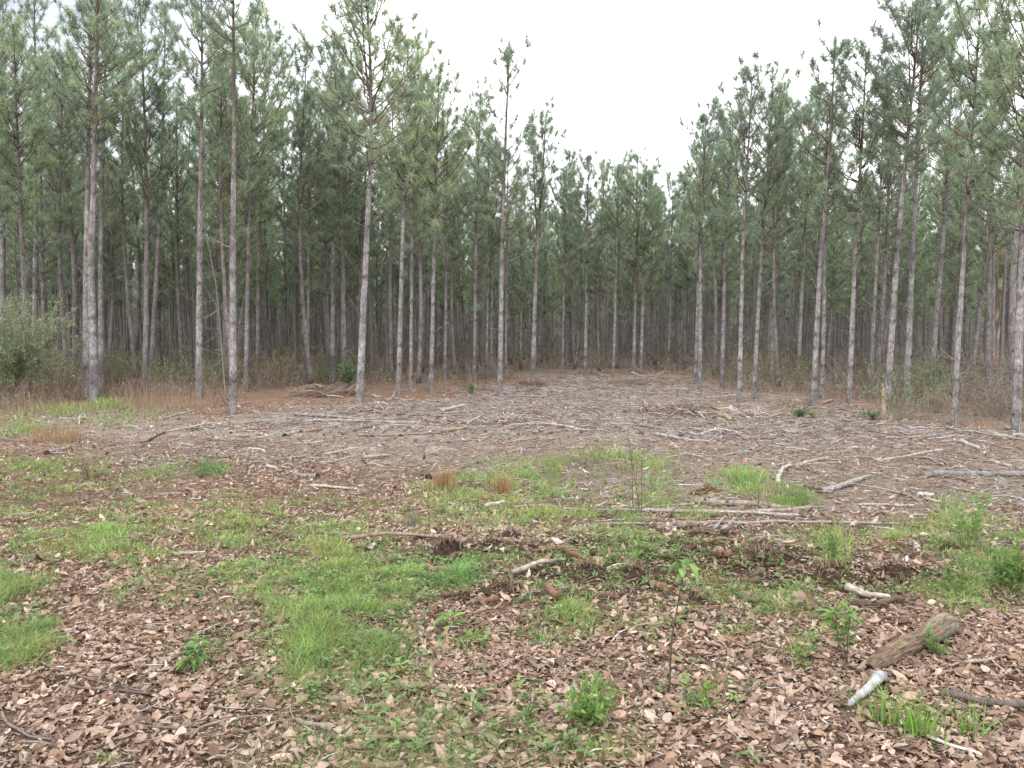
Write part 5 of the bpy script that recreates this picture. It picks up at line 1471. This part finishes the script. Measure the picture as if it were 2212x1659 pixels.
PB = [(.28, .2, .15), (.36, .3, .26), (.2, .135, .1), (.24, .16, .11)]
brush_pile('brown brush heap on orange straw left of the holly bush', (705, 850), .95, .38, 420, [(.26, .2, .16), (.33, .28, .245), (.19, .14, .11)])
brush_pile('grey-brown brush heap in chips behind the white-ended rotten log', (1458, 884), .8, .22, 260, [(.34, .29, .265), (.26, .215, .19), (.4, .36, .335), (.17, .125, .1)])
brush_pile('low brush heap against the far centre pines', (1405, 828), 1.3, .3, 260, [(.32, .26, .225), (.24, .18, .145), (.38, .33, .3)])
brush_pile('pale twig heap right of the broad-crowned pine foot', (800, 890), .6, .2, 200, [(.42, .36, .33), (.3, .24, .2)])
brush_pile('thin twig heap right of the splintered log', (1085, 912), .5, .1, 160, [(.42, .36, .33), (.3, .24, .2)])
brush_pile('twig heap round the white knobbly stump piece', (1590, 900), .7, .14, 220, [(.42, .36, .33), (.3, .24, .2), (.5, .45, .42)])
brush_pile('low arching twig heap before the tallest narrow pine', (1040, 848), .8, .25, 170, [(.36, .3, .26), (.3, .24, .2)])
brush_pile('root heap at the foot of the forked far pine', (1150, 832), .45, .18, 120, [(.2, .12, .08), (.28, .19, .14)])


# the nearest left pine's bare limb and the thin vine-like snag leaning by it
def leaning_stem(label, pts, wpx, col):
    b = P3(*pts[0]); w = np.array([b] + [at_depth(px, py, b[1] + .15) for px, py in pts[1:]])
    q = interp_path(w - b, 20); mb = MB(); r = wpx / FPX * b[1] / 2
    tubes(mb, q, r * np.linspace(1, .35, 20), 6, col, 0, True, .08)
    for _ in range(9):
        i = rng.integers(5, 19); d = unit(rng.normal(0, .5, 3) + np.array([0, 0, .5])); l = rng.uniform(.2, .7)
        tubes(mb, np.array([q[i], q[i] + d * l * .5, q[i] + d * l + np.array([0, 0, .06])]), np.array([.4, .3, .15]) * r, 4, col, 0, False)
    o = mb.build('dead_sapling', M_TWIG); o.location = b
    tag(o, label, 'dead tree')


leaning_stem('thin crooked dead sapling left of the nearest left pine', [(489, 880), (478, 740), (468, 620), (440, 480)], 3.6, (.21, .18, .16))
leaning_stem('thin bare sapling rising behind the nearest left pine', [(512, 848), (516, 700), (545, 560), (520, 470)], 2.6, (.2, .17, .15))
leaning_stem('short snapped dead sapling touching the nearest left pine foot', [(492, 893), (488, 860), (490, 842)], 7, (.2, .15, .12))

# ------------------------------------------------------------------ sky and sun
SUN_EL, SUN_AZ = math.radians(52), math.radians(200)   # from behind the camera, a little to the left
world = bpy.data.worlds.new('World'); scene.world = world; world.use_nodes = True
nt = world.node_tree; nt.nodes.clear()
out = nt.nodes.new('ShaderNodeOutputWorld')
sky = nt.nodes.new('ShaderNodeTexSky'); sky.sky_type = 'NISHITA'; sky.sun_disc = False
sky.sun_elevation = SUN_EL; sky.sun_rotation = SUN_AZ; sky.air_density = 1.0; sky.dust_density = 1.5
b1 = nt.nodes.new('ShaderNodeBackground'); b1.inputs['Strength'].default_value = .13
nt.links.new(sky.outputs[0], b1.inputs['Color'])
b2 = nt.nodes.new('ShaderNodeBackground'); b2.inputs['Strength'].default_value = 2.3
tc = nt.nodes.new('ShaderNodeTexCoord')
mp = nt.nodes.new('ShaderNodeMapping'); mp.inputs['Scale'].default_value = (1, 1, 2.2); mp.inputs['Location'].default_value = (.0, .0, .0)
nt.links.new(tc.outputs['Generated'], mp.inputs['Vector'])
cn = noise(nt, mp.outputs['Vector'], 2.6, 5, .55)
cc = ramp(nt, cn, [(.3, (.86, .90, .96)), (.65, (1, 1, 1))])
nt.links.new(cc, b2.inputs['Color'])
# a break in the cloud high on the left
dp = nt.nodes.new('ShaderNodeVectorMath'); dp.operation = 'DOT_PRODUCT'
hole = unit(np.array([-.66, 1.0, .46])); dp.inputs[1].default_value = [float(v) for v in hole]
nt.links.new(tc.outputs['Generated'], dp.inputs[0])
ad = nt.nodes.new('ShaderNodeMath'); ad.operation = 'MULTIPLY_ADD'; ad.inputs[1].default_value = .10; nt.links.new(cn, ad.inputs[0]); nt.links.new(dp.outputs['Value'], ad.inputs[2])
mk = ramp(nt, ad.outputs[0], [(0, (1, 1, 1)), (.0, (1, 1, 1)), (1, (0, 0, 0))])
rm = nt.nodes.new('ShaderNodeMapRange'); rm.inputs['From Min'].default_value = .985; rm.inputs['From Max'].default_value = 1.05; rm.inputs['To Min'].default_value = 1.0; rm.inputs['To Max'].default_value = .35
nt.links.new(ad.outputs[0], rm.inputs['Value'])
mx = nt.nodes.new('ShaderNodeMixShader'); nt.links.new(rm.outputs['Result'], mx.inputs[0]); nt.links.new(b1.outputs[0], mx.inputs[1]); nt.links.new(b2.outputs[0], mx.inputs[2])
nt.links.new(mx.outputs[0], out.inputs['Surface'])

sd = bpy.data.lights.new('sun', 'SUN'); sd.energy = 1.7; sd.angle = math.radians(22); sd.color = (1, .965, .92)
so = bpy.data.objects.new('sun', sd); COL.objects.link(so)
dirv = Vector((math.sin(SUN_AZ) * math.cos(SUN_EL), math.cos(SUN_AZ) * math.cos(SUN_EL), math.sin(SUN_EL)))
so.rotation_euler = dirv.to_track_quat('Z', 'Y').to_euler(); so.location = (0, -5, 20)

# ------------------------------------------------------------------ camera and render settings
cd = bpy.data.cameras.new('camera'); cd.sensor_width = 36; cd.lens = 36 * FPX / 2212; cd.clip_end = 3000; cd.clip_start = .05
co = bpy.data.objects.new('camera', cd); COL.objects.link(co)
co.location = (0, 0, CAM_H); co.rotation_euler = (math.radians(90) - PITCH, 0, 0)
scene.camera = co
scene.view_settings.view_transform = 'Standard'; scene.view_settings.look = 'None'; scene.view_settings.exposure = 0; scene.view_settings.gamma = 1
scene.render.engine = 'CYCLES'
cy = scene.cycles
cy.max_bounces = 8; cy.diffuse_bounces = 6; cy.glossy_bounces = 2; cy.transmission_bounces = 4; cy.transparent_max_bounces = 4
cy.use_denoising = True
try:
    cy.denoiser = 'OPENIMAGEDENOISE'; cy.denoising_input_passes = 'RGB_ALBEDO_NORMAL'; cy.denoising_prefilter = 'ACCURATE'
except Exception:
    pass
